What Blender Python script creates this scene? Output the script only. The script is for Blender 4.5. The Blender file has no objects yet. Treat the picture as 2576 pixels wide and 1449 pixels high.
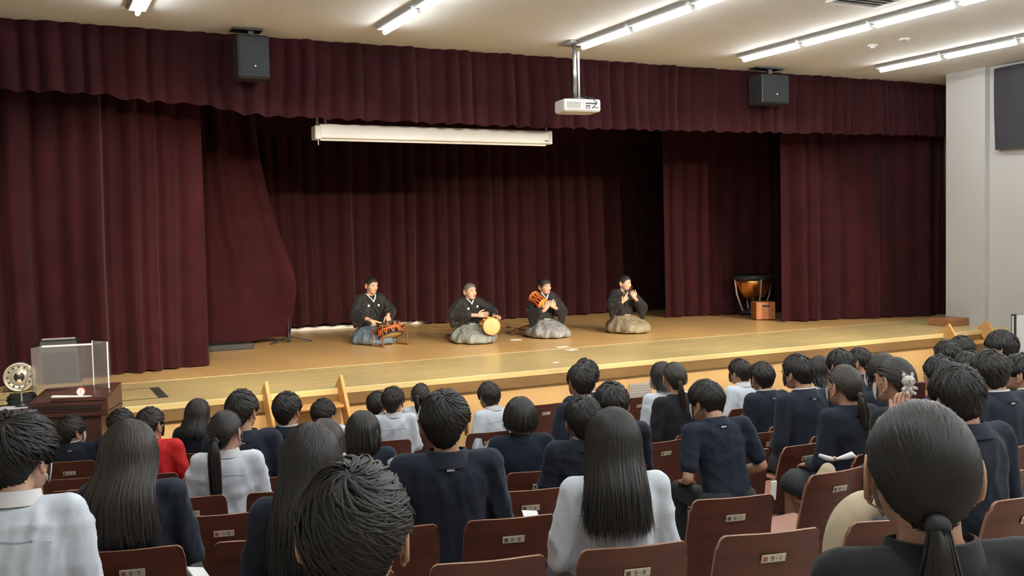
import bpy, bmesh, math, random
import numpy as np
from mathutils import Matrix, Vector

# ------------------------------------------------------------------ camera, light level
SC = bpy.context.scene
COL = SC.collection
W, H, FPX = 2576, 1449, 2477.66
CAM = np.array([0.0, 0.0, 2.45])
YAW, PITCH, ROLL = 0.4623269, -0.0514934, 0.0218107
def cam_axes():
    cy, sy = math.cos(YAW), math.sin(YAW)
    f = np.array([sy*math.cos(PITCH), cy*math.cos(PITCH), math.sin(PITCH)])
    r = np.array([cy, -sy, 0.0]); d = np.cross(f, r)
    c, s = math.cos(ROLL), math.sin(ROLL)
    return np.array([c*r+s*d, -s*r+c*d, f])
CM = cam_axes()
cam = bpy.data.cameras.new('camera'); co = bpy.data.objects.new('camera', cam); COL.objects.link(co)
cam.sensor_width = 36.0; cam.lens = FPX/W*36.0; cam.clip_start = .05; cam.clip_end = 100
mw = Matrix.Identity(4)
for i in range(3):
    mw[i][0] = CM[0][i]; mw[i][1] = -CM[1][i]; mw[i][2] = -CM[2][i]; mw[i][3] = CAM[i]
co.matrix_world = mw
SC.camera = co
SC.view_settings.view_transform = 'Standard'; SC.view_settings.look = 'None'
SC.view_settings.gamma = 1.0; SC.view_settings.use_curve_mapping = False
SC.view_settings.exposure = 0.55
wd = bpy.data.worlds.new('world'); SC.world = wd; wd.use_nodes = True
wd.node_tree.nodes['Background'].inputs[0].default_value = (.5, .52, .55, 1)
wd.node_tree.nodes['Background'].inputs[1].default_value = .05
TUBE_POWER = 35.0

def added_spot(x, aim):
    # added unseen spotlights; the ceiling tubes alone leave the stage too dark
    o = bpy.data.objects.new('added_spotlight', None); COL.objects.link(o); o.location = (x, 2.9, 4.58)
    l = bpy.data.lights.new('added_spot_lamp', 'SPOT'); l.energy = SPOT_POWER; l.color = (1.0, .84, .64); l.spot_size = math.radians(33); l.spot_blend = .55; l.shadow_soft_size = .10
    lo = bpy.data.objects.new('added_spot_lamp', l); COL.objects.link(lo); lo.parent = o
    d = Vector(aim)-Vector((x, 2.9, 4.58)); lo.rotation_euler = d.to_track_quat('-Z', 'Y').to_euler(); lo.location = d.normalized()*.13
    return o, d.normalized()
SPOT_POWER = 1550.0
SPOTS = [added_spot(x, (1.5+.75*x, 13.2, 1.15)) for x in (.2, 2.5, 4.8, 7.1, 9.4, 11.4)]
# measured helpers: where a line of sight meets a plane of the hall
def ray(x, y): return np.array([(x-W/2)/FPX, (y-H/2)/FPX, 1.0]) @ CM
def on_z(x, y, z):
    d = ray(x, y); return CAM + d*(z-CAM[2])/d[2]
def on_y(x, y, Y):
    d = ray(x, y); return CAM + d*(Y/d[1])
def at_depth(x, y, d): return CAM + ray(x, y)*d
FLOOR0 = .15
def floor_z(x, y): return max(FLOOR0, .568+.14*(math.hypot(x-6, y-22.7)-19.16))
STAGE = 1.0; CEIL = 4.75

# ------------------------------------------------------------------ materials
MATS = {}
def mat(name, col, rough=.6, metal=0.0, spec=.5, var=0.0, scale=8.0, bump=0.0, bscale=60.0, emit=None, sheen=0.0,
        sheencol=(1, 1, 1), trans=0.0, alpha=1.0, stretch=None, coat=0.0, aniso=0.0, detail=3):
    if name in MATS: return MATS[name]
    m = bpy.data.materials.new(name); m.use_nodes = True; MATS[name] = m
    nt = m.node_tree; b = nt.nodes['Principled BSDF']
    b.inputs['Base Color'].default_value = (*col, 1); b.inputs['Roughness'].default_value = rough
    b.inputs['Metallic'].default_value = metal; b.inputs['Specular IOR Level'].default_value = spec
    if aniso: b.inputs['Anisotropic'].default_value = aniso
    if sheen:
        b.inputs['Sheen Weight'].default_value = sheen; b.inputs['Sheen Roughness'].default_value = .45
        b.inputs['Sheen Tint'].default_value = (*sheencol, 1)
    if coat: b.inputs['Coat Weight'].default_value = coat; b.inputs['Coat Roughness'].default_value = .15
    if trans: b.inputs['Transmission Weight'].default_value = trans
    if alpha < 1: b.inputs['Alpha'].default_value = alpha
    if emit: b.inputs['Emission Color'].default_value = (*emit[0], 1); b.inputs['Emission Strength'].default_value = emit[1]
    if var or bump:
        tc = nt.nodes.new('ShaderNodeTexCoord'); mp = nt.nodes.new('ShaderNodeMapping')
        nt.links.new(tc.outputs['Object'], mp.inputs[0])
        if stretch: mp.inputs['Scale'].default_value = stretch
        if var:
            n = nt.nodes.new('ShaderNodeTexNoise'); n.inputs['Scale'].default_value = scale; n.inputs['Detail'].default_value = detail
            nt.links.new(mp.outputs[0], n.inputs['Vector'])
            r = nt.nodes.new('ShaderNodeValToRGB')
            r.color_ramp.elements[0].position = .3; r.color_ramp.elements[1].position = .7
            r.color_ramp.elements[0].color = (*[c*(1-var) for c in col], 1)
            r.color_ramp.elements[1].color = (*[min(1, c*(1+var)) for c in col], 1)
            nt.links.new(n.outputs['Fac'], r.inputs[0]); nt.links.new(r.outputs[0], b.inputs['Base Color'])
        if bump:
            n2 = nt.nodes.new('ShaderNodeTexNoise'); n2.inputs['Scale'].default_value = bscale; n2.inputs['Detail'].default_value = 2
            nt.links.new(mp.outputs[0], n2.inputs['Vector'])
            bp = nt.nodes.new('ShaderNodeBump'); bp.inputs['Strength'].default_value = bump; bp.inputs['Distance'].default_value = .01
            nt.links.new(n2.outputs['Fac'], bp.inputs['Height']); nt.links.new(bp.outputs[0], b.inputs['Normal'])
    return m
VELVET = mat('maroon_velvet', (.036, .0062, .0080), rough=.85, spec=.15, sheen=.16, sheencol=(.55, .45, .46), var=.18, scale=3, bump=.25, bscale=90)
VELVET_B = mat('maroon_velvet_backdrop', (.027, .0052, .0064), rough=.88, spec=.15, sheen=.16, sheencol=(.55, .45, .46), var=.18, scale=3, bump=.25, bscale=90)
NIGHT = mat('blackout_cloth', (.045, .042, .048), rough=.9, spec=.2, sheen=.2)
STAGEWOOD = mat('stage_boards_orange', (.74, .47, .185), rough=.38, var=.12, scale=3, stretch=(.35, 6, 1), coat=.25)
APRON = mat('stage_apron_pale_wood', (.64, .50, .225), rough=.36, var=.10, scale=3, stretch=(.3, 8, 1), coat=.25)
FASCIA = mat('stage_front_panel', (.70, .45, .19), rough=.5, var=.05, scale=2)
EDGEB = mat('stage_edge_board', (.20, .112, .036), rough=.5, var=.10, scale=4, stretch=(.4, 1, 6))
WALLW = mat('white_wall_paint', (.49, .475, .445), rough=.8, var=.02, scale=2)
CEILM = mat('ceiling_board_white', (.74, .72, .67), rough=.85, var=.015, scale=2)
FLOORM = mat('grey_beige_vinyl', (.36, .31, .25), rough=.45, var=.08, scale=6)
DARKM = mat('black_plastic', (.022, .024, .025), rough=.5, var=.1)
BLACKG = mat('speaker_grille_black', (.022, .026, .027), rough=.6, bump=.5, bscale=400)
WHITEM = mat('white_enamel', (.78, .78, .76), rough=.4)
WHITEP = mat('white_plastic_projector', (.70, .69, .66), rough=.45)
GREYM = mat('grey_plastic', (.28, .28, .28), rough=.5)
STEEL = mat('brushed_steel', (.62, .62, .60), rough=.3, metal=.9)
STEELD = mat('dark_steel', (.10, .10, .10), rough=.4, metal=.8)
TUBE = mat('fluorescent_tube_glow', (1, 1, 1), emit=((.93, .97, 1.0), TUBE_POWER))
PLY = mat('red_brown_plywood', (.112, .030, .0165), rough=.36, var=.22, scale=5, stretch=(1, 1, 5), coat=.2)
PLYEDGE = mat('plywood_pale_edge', (.33, .17, .10), rough=.5)
PLATE = mat('cream_number_plate', (.68, .62, .47), rough=.5, var=.06)
INK = mat('number_ink', (.12, .10, .08), rough=.6)
INKR = mat('red_ink', (.45, .12, .08), rough=.6)
SHIRT = mat('pale_blue_shirt_cotton', (.74, .81, .88), rough=.8, sheen=.1, bump=.15, bscale=260)
COLLARW = mat('white_collar_cotton', (.72, .71, .70), rough=.8)
NAVY = mat('navy_wool', (.0140, .0190, .0310), rough=.82, spec=.3, sheen=.22, sheencol=(.42, .45, .55), var=.12, scale=14, bump=.2, bscale=350)
NAVYB = mat('dark_navy_cotton', (.014, .020, .035), rough=.85, spec=.3, sheen=.2, sheencol=(.4, .45, .6), bump=.15, bscale=300)
BLACKC = mat('black_cotton', (.016, .016, .019), rough=.85, spec=.3, sheen=.2, sheencol=(.5, .5, .5), bump=.15, bscale=300)
REDC = mat('red_cotton', (.62, .012, .012), rough=.75, bump=.1, bscale=300)
TROUS = mat('charcoal_trouser_cloth', (.022, .025, .029), rough=.85, sheen=.15)
SHOE = mat('dark_shoe_leather', (.02, .018, .017), rough=.4)
SKIN = mat('skin', (.55, .31, .20), rough=.5, var=.05, scale=12)
SKIN2 = mat('skin_fair', (.60, .36, .25), rough=.5, var=.05, scale=12)
EYE = mat('eye_dark', (.01, .008, .007), rough=.25)
LIP = mat('lips', (.30, .095, .07), rough=.5)
MASKW = mat('white_face_mask', (.80, .80, .80), rough=.85)
MASKD = mat('charcoal_face_mask', (.05, .045, .045), rough=.85)
HAIRB = mat('black_hair', (.022, .0188, .0162), rough=.46, spec=.42, aniso=.5)
HAIRN = mat('dark_brown_hair', (.034, .0245, .018), rough=.42, spec=.45, aniso=.5)
HAIRG = mat('grey_hair', (.13, .125, .12), rough=.5, spec=.4)
KIMONO = mat('black_kimono_silk', (.011, .011, .012), rough=.7, spec=.35, sheen=.1)
CREST = mat('white_crest', (.75, .75, .73), rough=.7)
HAK_B = mat('hakama_slate_blue', (.135, .185, .235), rough=.7, var=.1, scale=10)
HAK_G = mat('hakama_grey_green', (.245, .265, .245), rough=.7, var=.1, scale=10)
HAK_S = mat('hakama_silver_grey', (.255, .265, .265), rough=.7, var=.1, scale=10)
HAK_K = mat('hakama_khaki', (.265, .225, .145), rough=.7, var=.1, scale=10)
ORANGE = mat('orange_drum_cord', (.66, .13, .022), rough=.6)
DRUMSKIN = mat('drum_skin', (.58, .42, .17), rough=.55, var=.08)
WOODD = mat('dark_lectern_wood', (.075, .026, .018), rough=.38, var=.2, scale=4, stretch=(1, 1, 6), coat=.2)
WOODS = mat('stand_wood_brown', (.20, .085, .032), rough=.5, var=.15)
WOODL = mat('step_wood_orange', (.60, .33, .105), rough=.45, var=.12, scale=4, stretch=(1, 1, 5))
WOODP = mat('pale_stick_wood', (.70, .52, .28), rough=.5)
COPPER = mat('copper_bowl', (.75, .33, .11), rough=.25, metal=.95)
CAJON = mat('cajon_orange_wood', (.42, .155, .05), rough=.5, var=.1)
BEIGE = mat('beige_cloth', (.50, .42, .28), rough=.85, sheen=.1, var=.05, bump=.1, bscale=300)
CREAM = mat('cream_metal', (.62, .56, .44), rough=.4)
PAPER = mat('white_paper', (.85, .85, .83), rough=.7)
ACRYL = mat('clear_acrylic', (.96, .97, .98), rough=.06, spec=.6, trans=.93)
PLUSH = mat('white_plush', (.85, .82, .76), rough=.95, sheen=.5, bump=.8, bscale=220)
TAPE = mat('dark_floor_tape', (.05, .045, .04), rough=.6)
VENTG = mat('grey_vent', (.42, .40, .36), rough=.5)

def wrinkle(m, scale, strength, dist, stretch=(1, 1, .55)):
    nt = m.node_tree; b = nt.nodes['Principled BSDF']; tc = nt.nodes.new('ShaderNodeTexCoord'); mp = nt.nodes.new('ShaderNodeMapping'); mp.inputs['Scale'].default_value = stretch
    n = nt.nodes.new('ShaderNodeTexNoise'); n.inputs['Scale'].default_value = scale; n.inputs['Detail'].default_value = .8; n.inputs['Distortion'].default_value = .9
    nt.links.new(tc.outputs['Object'], mp.inputs[0]); nt.links.new(mp.outputs[0], n.inputs['Vector'])
    bp = nt.nodes.new('ShaderNodeBump'); bp.inputs['Strength'].default_value = strength; bp.inputs['Distance'].default_value = dist
    nt.links.new(n.outputs['Fac'], bp.inputs['Height'])
    old = b.inputs['Normal'].links
    if old: nt.links.new(old[0].from_socket, bp.inputs['Normal'])
    nt.links.new(bp.outputs[0], b.inputs['Normal'])
wrinkle(SHIRT, 4.5, .55, .07); wrinkle(NAVY, 4.5, .4, .06); wrinkle(NAVYB, 4.5, .4, .06); wrinkle(REDC, 5, .5, .07); wrinkle(BLACKC, 4.5, .4, .06); wrinkle(BEIGE, 5, .5, .07)
for _m in (HAK_B, HAK_G, HAK_S, HAK_K): wrinkle(_m, 10, .6, .06, (1, 1, .4))
wrinkle(KIMONO, 8, .5, .05)
# ------------------------------------------------------------------ mesh helpers
def mk(V, faces, smooth=True, mats=None, midx=None):
    """faces: list of int arrays (n,k)"""
    me = bpy.data.meshes.new('mesh')
    V = np.ascontiguousarray(V, dtype=np.float32)
    if isinstance(faces, np.ndarray): faces = [faces]
    loops = np.concatenate([f.ravel() for f in faces]).astype(np.int32)
    sizes = np.concatenate([np.full(len(f), f.shape[1], dtype=np.int32) for f in faces])
    starts = np.concatenate([[0], np.cumsum(sizes)[:-1]]).astype(np.int32)
    me.vertices.add(len(V)); me.vertices.foreach_set('co', V.ravel())
    me.loops.add(len(loops)); me.loops.foreach_set('vertex_index', loops)
    me.polygons.add(len(sizes)); me.polygons.foreach_set('loop_start', starts)
    if midx is not None: me.polygons.foreach_set('material_index', np.asarray(midx, dtype=np.int32))
    me.polygons.foreach_set('use_smooth', np.full(len(sizes), smooth, dtype=bool))
    me.update(calc_edges=True)
    for m in (mats or []): me.materials.append(m)
    return me

def link(name, me, parent=None, loc=None, rot=None):
    o = bpy.data.objects.new(name, me); COL.objects.link(o)
    if me is not None and hasattr(me, 'name'): me.name = name
    if parent is not None: o.parent = parent
    if loc is not None: o.location = [float(v) for v in loc]
    if rot is not None: o.rotation_euler = rot
    return o
def tag(o, label=None, cat=None, group=None, kind=None):
    if label: o['label'] = label
    if cat: o['category'] = cat
    if group: o['group'] = group
    if kind: o['kind'] = kind
    return o
def empty(name, loc=(0, 0, 0), rz=0.0):
    o = bpy.data.objects.new(name, None); COL.objects.link(o); o.empty_display_size = .1
    o.location = [float(v) for v in loc]; o.rotation_euler = (0, 0, rz); return o

def unit(v):
    v = np.asarray(v, float); return v/(np.linalg.norm(v)+1e-12)

class MB:
    def __init__(s): s.v = []; s.f = []; s.m = []; s.cur = 0
    def add(s, V, F):
        b = len(s.v); s.v.extend([tuple(map(float, p)) for p in V])
        for f in F: s.f.append(tuple(int(i)+b for i in f)); s.m.append(s.cur)
        return s
    def box(s, c, size, M=None):
        x, y, z = [k/2 for k in size]
        V = np.array([(-x,-y,-z),(x,-y,-z),(x,y,-z),(-x,y,-z),(-x,-y,z),(x,-y,z),(x,y,z),(-x,y,z)])
        if M is not None: V = V @ np.asarray(M).T
        return s.add(V+np.asarray(c, float), [(3,2,1,0),(4,5,6,7),(0,1,5,4),(1,2,6,5),(2,3,7,6),(3,0,4,7)])
    def rng(s, x0, x1, y0, y1, z0, z1):
        return s.box(((x0+x1)/2, (y0+y1)/2, (z0+z1)/2), (x1-x0, y1-y0, z1-z0))
    def bar(s, p0, p1, w, h=None, up=(0, 0, 1)):
        h = h or w; p0 = np.asarray(p0, float); p1 = np.asarray(p1, float)
        d = unit(p1-p0); r = np.cross(d, up)
        if np.linalg.norm(r) < 1e-6: r = np.cross(d, (1, 0, 0))
        r = unit(r); u = np.cross(r, d)
        V = [p+r*a*w/2+u*b*h/2 for p in (p0, p1) for a, b in ((-1,-1),(1,-1),(1,1),(-1,1))]
        return s.add(V, [(0,1,2,3),(7,6,5,4),(0,4,5,1),(1,5,6,2),(2,6,7,3),(3,7,4,0)])
    def rings(s, R, cap=True):
        n = len(R[0]); b = len(s.v)
        for r in R: s.v.extend([tuple(map(float, p)) for p in r])
        for k in range(len(R)-1):
            for i in range(n):
                j = (i+1) % n
                s.f.append((b+k*n+i, b+k*n+j, b+(k+1)*n+j, b+(k+1)*n+i)); s.m.append(s.cur)
        if cap:
            s.f.append(tuple(b+i for i in reversed(range(n)))); s.m.append(s.cur)
            s.f.append(tuple(b+(len(R)-1)*n+i for i in range(n))); s.m.append(s.cur)
        return s
    def chain(s, P, rad, n=10, ends=True, flat=1.0, ref=None):
        """round tube through points with a radius each, domed ends"""
        P = [np.asarray(p, float) for p in P]; R = []; prev = None
        pts = []; rr = []
        if ends:
            d = unit(P[0]-P[1])
            for a in (80, 50, 20): pts.append(P[0]+d*rad[0]*math.sin(math.radians(a))); rr.append(rad[0]*math.cos(math.radians(a)))
        pts += P; rr += list(rad)
        if ends:
            d = unit(P[-1]-P[-2])
            for a in (20, 50, 80): pts.append(P[-1]+d*rad[-1]*math.sin(math.radians(a))); rr.append(rad[-1]*math.cos(math.radians(a)))
        for i, p in enumerate(pts):
            a = pts[max(i-1, 0)]; c = pts[min(i+1, len(pts)-1)]; t = unit(c-a)
            if prev is None:
                u = np.asarray(ref, float) if ref is not None else (np.array([0, 0, 1.0]) if abs(t[2]) < .9 else np.array([1.0, 0, 0]))
            else: u = prev
            u = unit(u-t*(u@t)); prev = u; w = np.cross(t, u)
            R.append([p+rr[i]*(math.cos(2*math.pi*k/n)*u*flat+math.sin(2*math.pi*k/n)*w) for k in range(n)])
        return s.rings(R)
    def ell(s, c, r, M=None, n=12, m=8):
        c = np.asarray(c, float); R = []
        for i in range(1, m):
            th = math.pi*i/m
            ring = np.array([(r[0]*math.sin(th)*math.cos(2*math.pi*k/n), r[1]*math.sin(th)*math.sin(2*math.pi*k/n), -r[2]*math.cos(th)) for k in range(n)])
            if M is not None: ring = ring @ np.asarray(M).T
            R.append(ring+c)
        return s.rings(R)
    def lathe(s, prof, c=(0, 0, 0), axis=(0, 0, 1), n=24, cap=True):
        a = unit(axis); u = unit(np.cross(a, (1, 0, 0) if abs(a[0]) < .9 else (0, 1, 0))); w = np.cross(a, u); c = np.asarray(c, float)
        return s.rings([[c+a*z+max(r, 1e-4)*(math.cos(2*math.pi*k/n)*u+math.sin(2*math.pi*k/n)*w) for k in range(n)] for r, z in prof], cap)
    def arrays(s):
        V = np.array(s.v, dtype=float).reshape(-1, 3); by = {}; 
        for f, m in zip(s.f, s.m): by.setdefault(len(f), ([], []))[0].append(f); by[len(f)][1].append(m)
        F = [np.array(by[k][0], dtype=int) for k in by]; mi = np.concatenate([np.array(by[k][1], dtype=int) for k in by])
        return V, F, mi
    def mesh(s, mats, smooth=False, bevel=0.0, seg=1):
        if not isinstance(mats, (list, tuple)): mats = [mats]
        V, F, mi = s.arrays(); me = mk(V, F, smooth, mats, mi)
        if bevel:
            bm = bmesh.new(); bm.from_mesh(me); bmesh.ops.recalc_face_normals(bm, faces=bm.faces)
            ed = [e for e in bm.edges if len(e.link_faces) == 2 and e.calc_face_angle(0) > .5]
            bmesh.ops.bevel(bm, geom=ed, offset=bevel, segments=seg, affect='EDGES', profile=.5, clamp_overlap=True)
            bm.to_mesh(me); bm.free()
        elif not smooth:
            bm = bmesh.new(); bm.from_mesh(me); bmesh.ops.recalc_face_normals(bm, faces=bm.faces); bm.to_mesh(me); bm.free()
        return me
    def obj(s, name, mats, parent=None, smooth=False, bevel=0.0, seg=1, loc=None, rot=None):
        return link(name, s.mesh(mats, smooth, bevel, seg), parent, loc, rot)
def rotz(a): return np.array([[math.cos(a), -math.sin(a), 0], [math.sin(a), math.cos(a), 0], [0, 0, 1]])
def rotx(a): return np.array([[1, 0, 0], [0, math.cos(a), -math.sin(a)], [0, math.sin(a), math.cos(a)]])
def roty(a): return np.array([[math.cos(a), 0, math.sin(a)], [0, 1, 0], [-math.sin(a), 0, math.cos(a)]])
def copy_tree(o, parent=None):
    c = o.copy(); COL.objects.link(c); c.parent = parent
    for ch in list(o.children): copy_tree(ch, c)
    return c
def struct(name, mb, mats, parent=None, **k):
    o = mb.obj(name, mats, parent, **k)
    if parent is None: o['kind'] = 'structure'
    return o

# ------------------------------------------------------------------ hall shell
XL, XR, YB, YE = -3.2, 12.65, -4.2, 16.3
def hall():
    nx, ny = 34, 60
    xs = np.linspace(XL, XR, nx); ys = np.linspace(YB, 9.5, ny)
    V = [(x, y, floor_z(x, y)) for y in ys for x in xs]
    F = np.array([(j*nx+i, j*nx+i+1, (j+1)*nx+i+1, (j+1)*nx+i) for j in range(ny-1) for i in range(nx-1)])
    o = link('floor', mk(V, F, True, [FLOORM])); tag(o, 'grey beige raked hall floor under the seats', None, kind='structure')
    o = struct('ceiling', MB().rng(XL-.1, XR+1.6, YB-.1, 11.5, CEIL, CEIL+.1), CEILM); o['label'] = 'off white flat hall ceiling with rows of tube lights'
    o = struct('ceiling_stage', MB().rng(XL-.1, XR+1.6, 11.5, YE+.2, CEIL+.25, CEIL+.35), DARKM); o['label'] = 'dark ceiling above the stage behind the valance'
    o = struct('wall_left', MB().rng(XL-.1, XL, YB, YE+.1, 0, CEIL+.3), WALLW); o['label'] = 'white left side wall of the hall'
    o = struct('wall_rear', MB().rng(XL, XR, YB-.1, YB, 0, CEIL), WALLW); o['label'] = 'white rear wall behind the camera'
    w = struct('wall_right', MB().rng(XR, XR+.12, YB, 10.42, 0, CEIL), WALLW); w['label'] = 'white right side wall beside the stage'
    p = MB().rng(XR-.10, XR, 9.75, 10.42, STAGE, CEIL); p.obj('pier', WALLW, w)
    o = struct('wall_stage_right', MB().rng(XR+1.4, XR+1.5, 10.3, YE+.1, STAGE, CEIL+.3), WALLW); o['label'] = 'white wall closing the right wing of the stage'
    o = struct('wall_return', MB().rng(XR, XR+1.5, 10.30, 10.42, STAGE, CEIL), WALLW); o['label'] = 'short white wall turning into the stage wing'
    o = struct('wall_stage_back', MB().rng(XL, XR+1.5, YE, YE+.1, STAGE-.1, CEIL+.3), WALLW); o['label'] = 'white back wall of the stage'
    b = struct('baseboard_stage_back', MB().rng(1.3, 6.9, 15.80, 15.86, STAGE, STAGE+.06), WHITEM, bevel=.01); b['label'] = 'white strip showing under the backdrop curtain'
    # stage: platform, boards, apron, front
    st = empty('stage', (0, 0, 0)); tag(st, 'raised wooden stage with pale front apron and orange floor', None, kind='structure')
    MB().rng(XL, XR+1.4, 11.05, YE, STAGE-.2, STAGE).obj('stage_floor', STAGEWOOD, st)
    MB().rng(XL, XR, 9.42, 11.046, STAGE-.06, STAGE+.001).obj('apron', APRON, st, bevel=.006)
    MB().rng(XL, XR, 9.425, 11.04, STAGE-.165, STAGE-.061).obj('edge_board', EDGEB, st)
    MB().rng(XL, XR, 9.50, 9.60, 0, STAGE-.166).obj('front_panel', FASCIA, st)
    MB().rng(XL, XR, 11.041, 11.052, STAGE-.01, STAGE+.004).obj('trim_strip', mat('brass_strip', (.75, .6, .3), rough=.25, metal=.4), st)
    for Y in (9.98, 10.52):
        MB().rng(XL, XR, Y, Y+.004, STAGE+.0005, STAGE+.0022).obj('board_joint', mat('joint_line', (.30, .21, .08), rough=.7), st)
    # taped hatch corner on the apron, left
    t = MB().rng(1.12, 1.21, 9.79, 10.55, STAGE+.001, STAGE+.004); t.rng(-2.4, 1.12, 9.79, 9.815, STAGE+.001, STAGE+.004); t.rng(-2.4, 1.12, 10.53, 10.55, STAGE+.001, STAGE+.004)
    t.obj('hatch_tape', TAPE, st)
    v = on_y(1612, 982, 9.49)
    pn = MB().rng(v[0]-.16, v[0]+.16, 9.485, 9.5, v[2]-.085, v[2]+.085).obj('vent_panel', VENTG, st, bevel=.004)
    g = MB()
    for k in range(5): g.rng(v[0]-.14, v[0]+.14, 9.478, 9.486, v[2]-.065+k*.03, v[2]-.05+k*.03)
    g.obj('louvre', mat('vent_slat', (.36, .34, .31)), pn)
hall()

# ------------------------------------------------------------------ curtains
def curtain(name, path, zb, zt, pleat, amp, seed, material, label, nz=12, sway=.25, flare=None):
    rnd = np.random.RandomState(seed)
    P = np.array(path, float); seg = np.linalg.norm(np.diff(P, axis=0), axis=1); L = np.concatenate([[0], np.cumsum(seg)])
    n = int(L[-1]/(pleat/11)); s = np.linspace(0, L[-1], n)
    x = np.interp(s, L, P[:, 0]); y = np.interp(s, L, P[:, 1])
    tx = np.gradient(x); ty = np.gradient(y); l = np.hypot(tx, ty); nx_, ny_ = ty/l, -tx/l     # towards the hall
    bp = [0]
    while bp[-1] < L[-1]+pleat: bp.append(bp[-1]+pleat*rnd.uniform(.65, 1.35))
    u = np.interp(s, bp, np.arange(len(bp)))
    a_i = rnd.uniform(.5, 1.25, len(bp)+2)
    V = []
    zs = np.linspace(0, 1, nz)
    ph = rnd.uniform(0, 6.28, 4)
    for k, t in enumerate(zs):
        uu = u+sway*(np.sin(t*3.0+ph[0]+s*.9)*.3+np.sin(t*6+ph[1]+s*2.1)*.12)
        am = np.interp(uu, np.arange(len(a_i)), a_i)
        f = (np.cos(math.pi*uu)**2+.012)**.27
        f2 = .25*np.sin(uu*math.pi*.63+ph[2])
        off = amp*am*(f+f2)*(.85+.35*(1-t))
        b = zb(x) if callable(zb) else zb; tp = zt(x) if callable(zt) else zt
        bb = b+(.012*np.sin(uu*5.1+ph[3]) if k == 0 else 0)
        z = bb+(tp-b)*t
        V.append(np.c_[x+nx_*off, y+ny_*off, z*np.ones(n)])
    V = np.concatenate(V)
    idx = np.arange(nz*n).reshape(nz, n)
    F = np.stack([idx[:-1, :-1], idx[:-1, 1:], idx[1:, 1:], idx[1:, :-1]], -1).reshape(-1, 4)
    o = link(name, mk(V, F, True, [material])); tag(o, label, 'curtain'); return o
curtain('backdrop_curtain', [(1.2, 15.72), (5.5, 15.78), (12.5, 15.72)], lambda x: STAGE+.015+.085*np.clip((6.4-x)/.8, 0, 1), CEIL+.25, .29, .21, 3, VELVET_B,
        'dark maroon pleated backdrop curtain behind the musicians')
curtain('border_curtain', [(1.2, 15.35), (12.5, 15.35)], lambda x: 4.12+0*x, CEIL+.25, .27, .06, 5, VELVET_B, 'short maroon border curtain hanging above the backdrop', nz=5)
curtain('valance_curtain', [(XL, 11.22), (6, 11.24), (13.9, 11.22)], lambda x: np.interp(x, [-3, .9, 1.05, 1.9, 2.3, 6, 14], [4.03, 4.03, 3.99, 3.96, 3.87, 3.84, 3.93]), CEIL, .20, .09, 7, VELVET,
        'long maroon pleated valance below the ceiling across the stage', nz=7)
curtain('stage_curtain', [(XL, 12.0), (.2, 11.9), (.9, 11.98), (1.95, 12.16)], STAGE+.012, 4.7, .25, .22, 11, VELVET, 'maroon front stage curtain drawn open at the left', nz=14)
curtain('stage_curtain', [(10.88, 12.22), (11.5, 12.1), (12.3, 11.85), (12.9, 11.66), (13.9, 11.62)], STAGE+.012, 4.7, .28, .16, 13, VELVET, 'maroon front stage curtain drawn open at the right beside the white wall', nz=12)
curtain('wing_curtain', [(10.02, 14.22), (10.8, 13.95), (11.6, 13.75), (13.8, 13.6)], STAGE+.012, 4.75, .28, .15, 17, VELVET, 'maroon wing curtain behind the copper kettledrum', nz=12)
def draped_curtain():
    rnd = np.random.RandomState(4); nu, nv = 70, 40; Y0 = 14.25
    rb = np.array([on_y(x, y, Y0)[[0, 2]] for x, y in [(728, 850), (731, 800), (734, 722), (722, 668), (700, 590), (672, 480), (652, 390), (640, 300), (632, 220)]])
    order = np.argsort(rb[:, 1]); rb = rb[order]
    z0 = STAGE+.06; V = []
    for j in range(nv):
        t = j/(nv-1); z = z0+(4.72-z0)*t
        xr = np.interp(z, rb[:, 1], rb[:, 0]); xl = 1.75-.05*t
        for i in range(nu):
            u = i/(nu-1); x = xl+(xr-xl)*u
            fold = math.sin(u*21+1.3*math.sin(t*3))*.5+.5*math.sin(u*34+.8)
            amp = .12*(.12+.88*t)*(1-.3*u)
            bul = .30*math.exp(-((z-1.95)/.55)**2)*u**3
            V.append((x, Y0-.02-amp*fold-bul-.25*(1-t)*(1-u)*.6, z+.03*(1-t)*math.sin(u*9)*(1 if j == 0 else 0)))
    idx = np.arange(nv*nu).reshape(nv, nu)
    F = np.stack([idx[:-1, :-1], idx[:-1, 1:], idx[1:, 1:], idx[1:, :-1]], -1).reshape(-1, 4)
    o = link('draped_curtain', mk(V, F, True, [VELVET])); tag(o, 'maroon wing curtain pulled aside and draped over a stand', 'curtain')
draped_curtain()
o = MB().rng(1.95, 2.82, 13.62, 13.9, STAGE, STAGE+.085).obj('floor_box', DARKM, bevel=.01); tag(o, 'low black box on the stage floor under the draped curtain', 'box')

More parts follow.
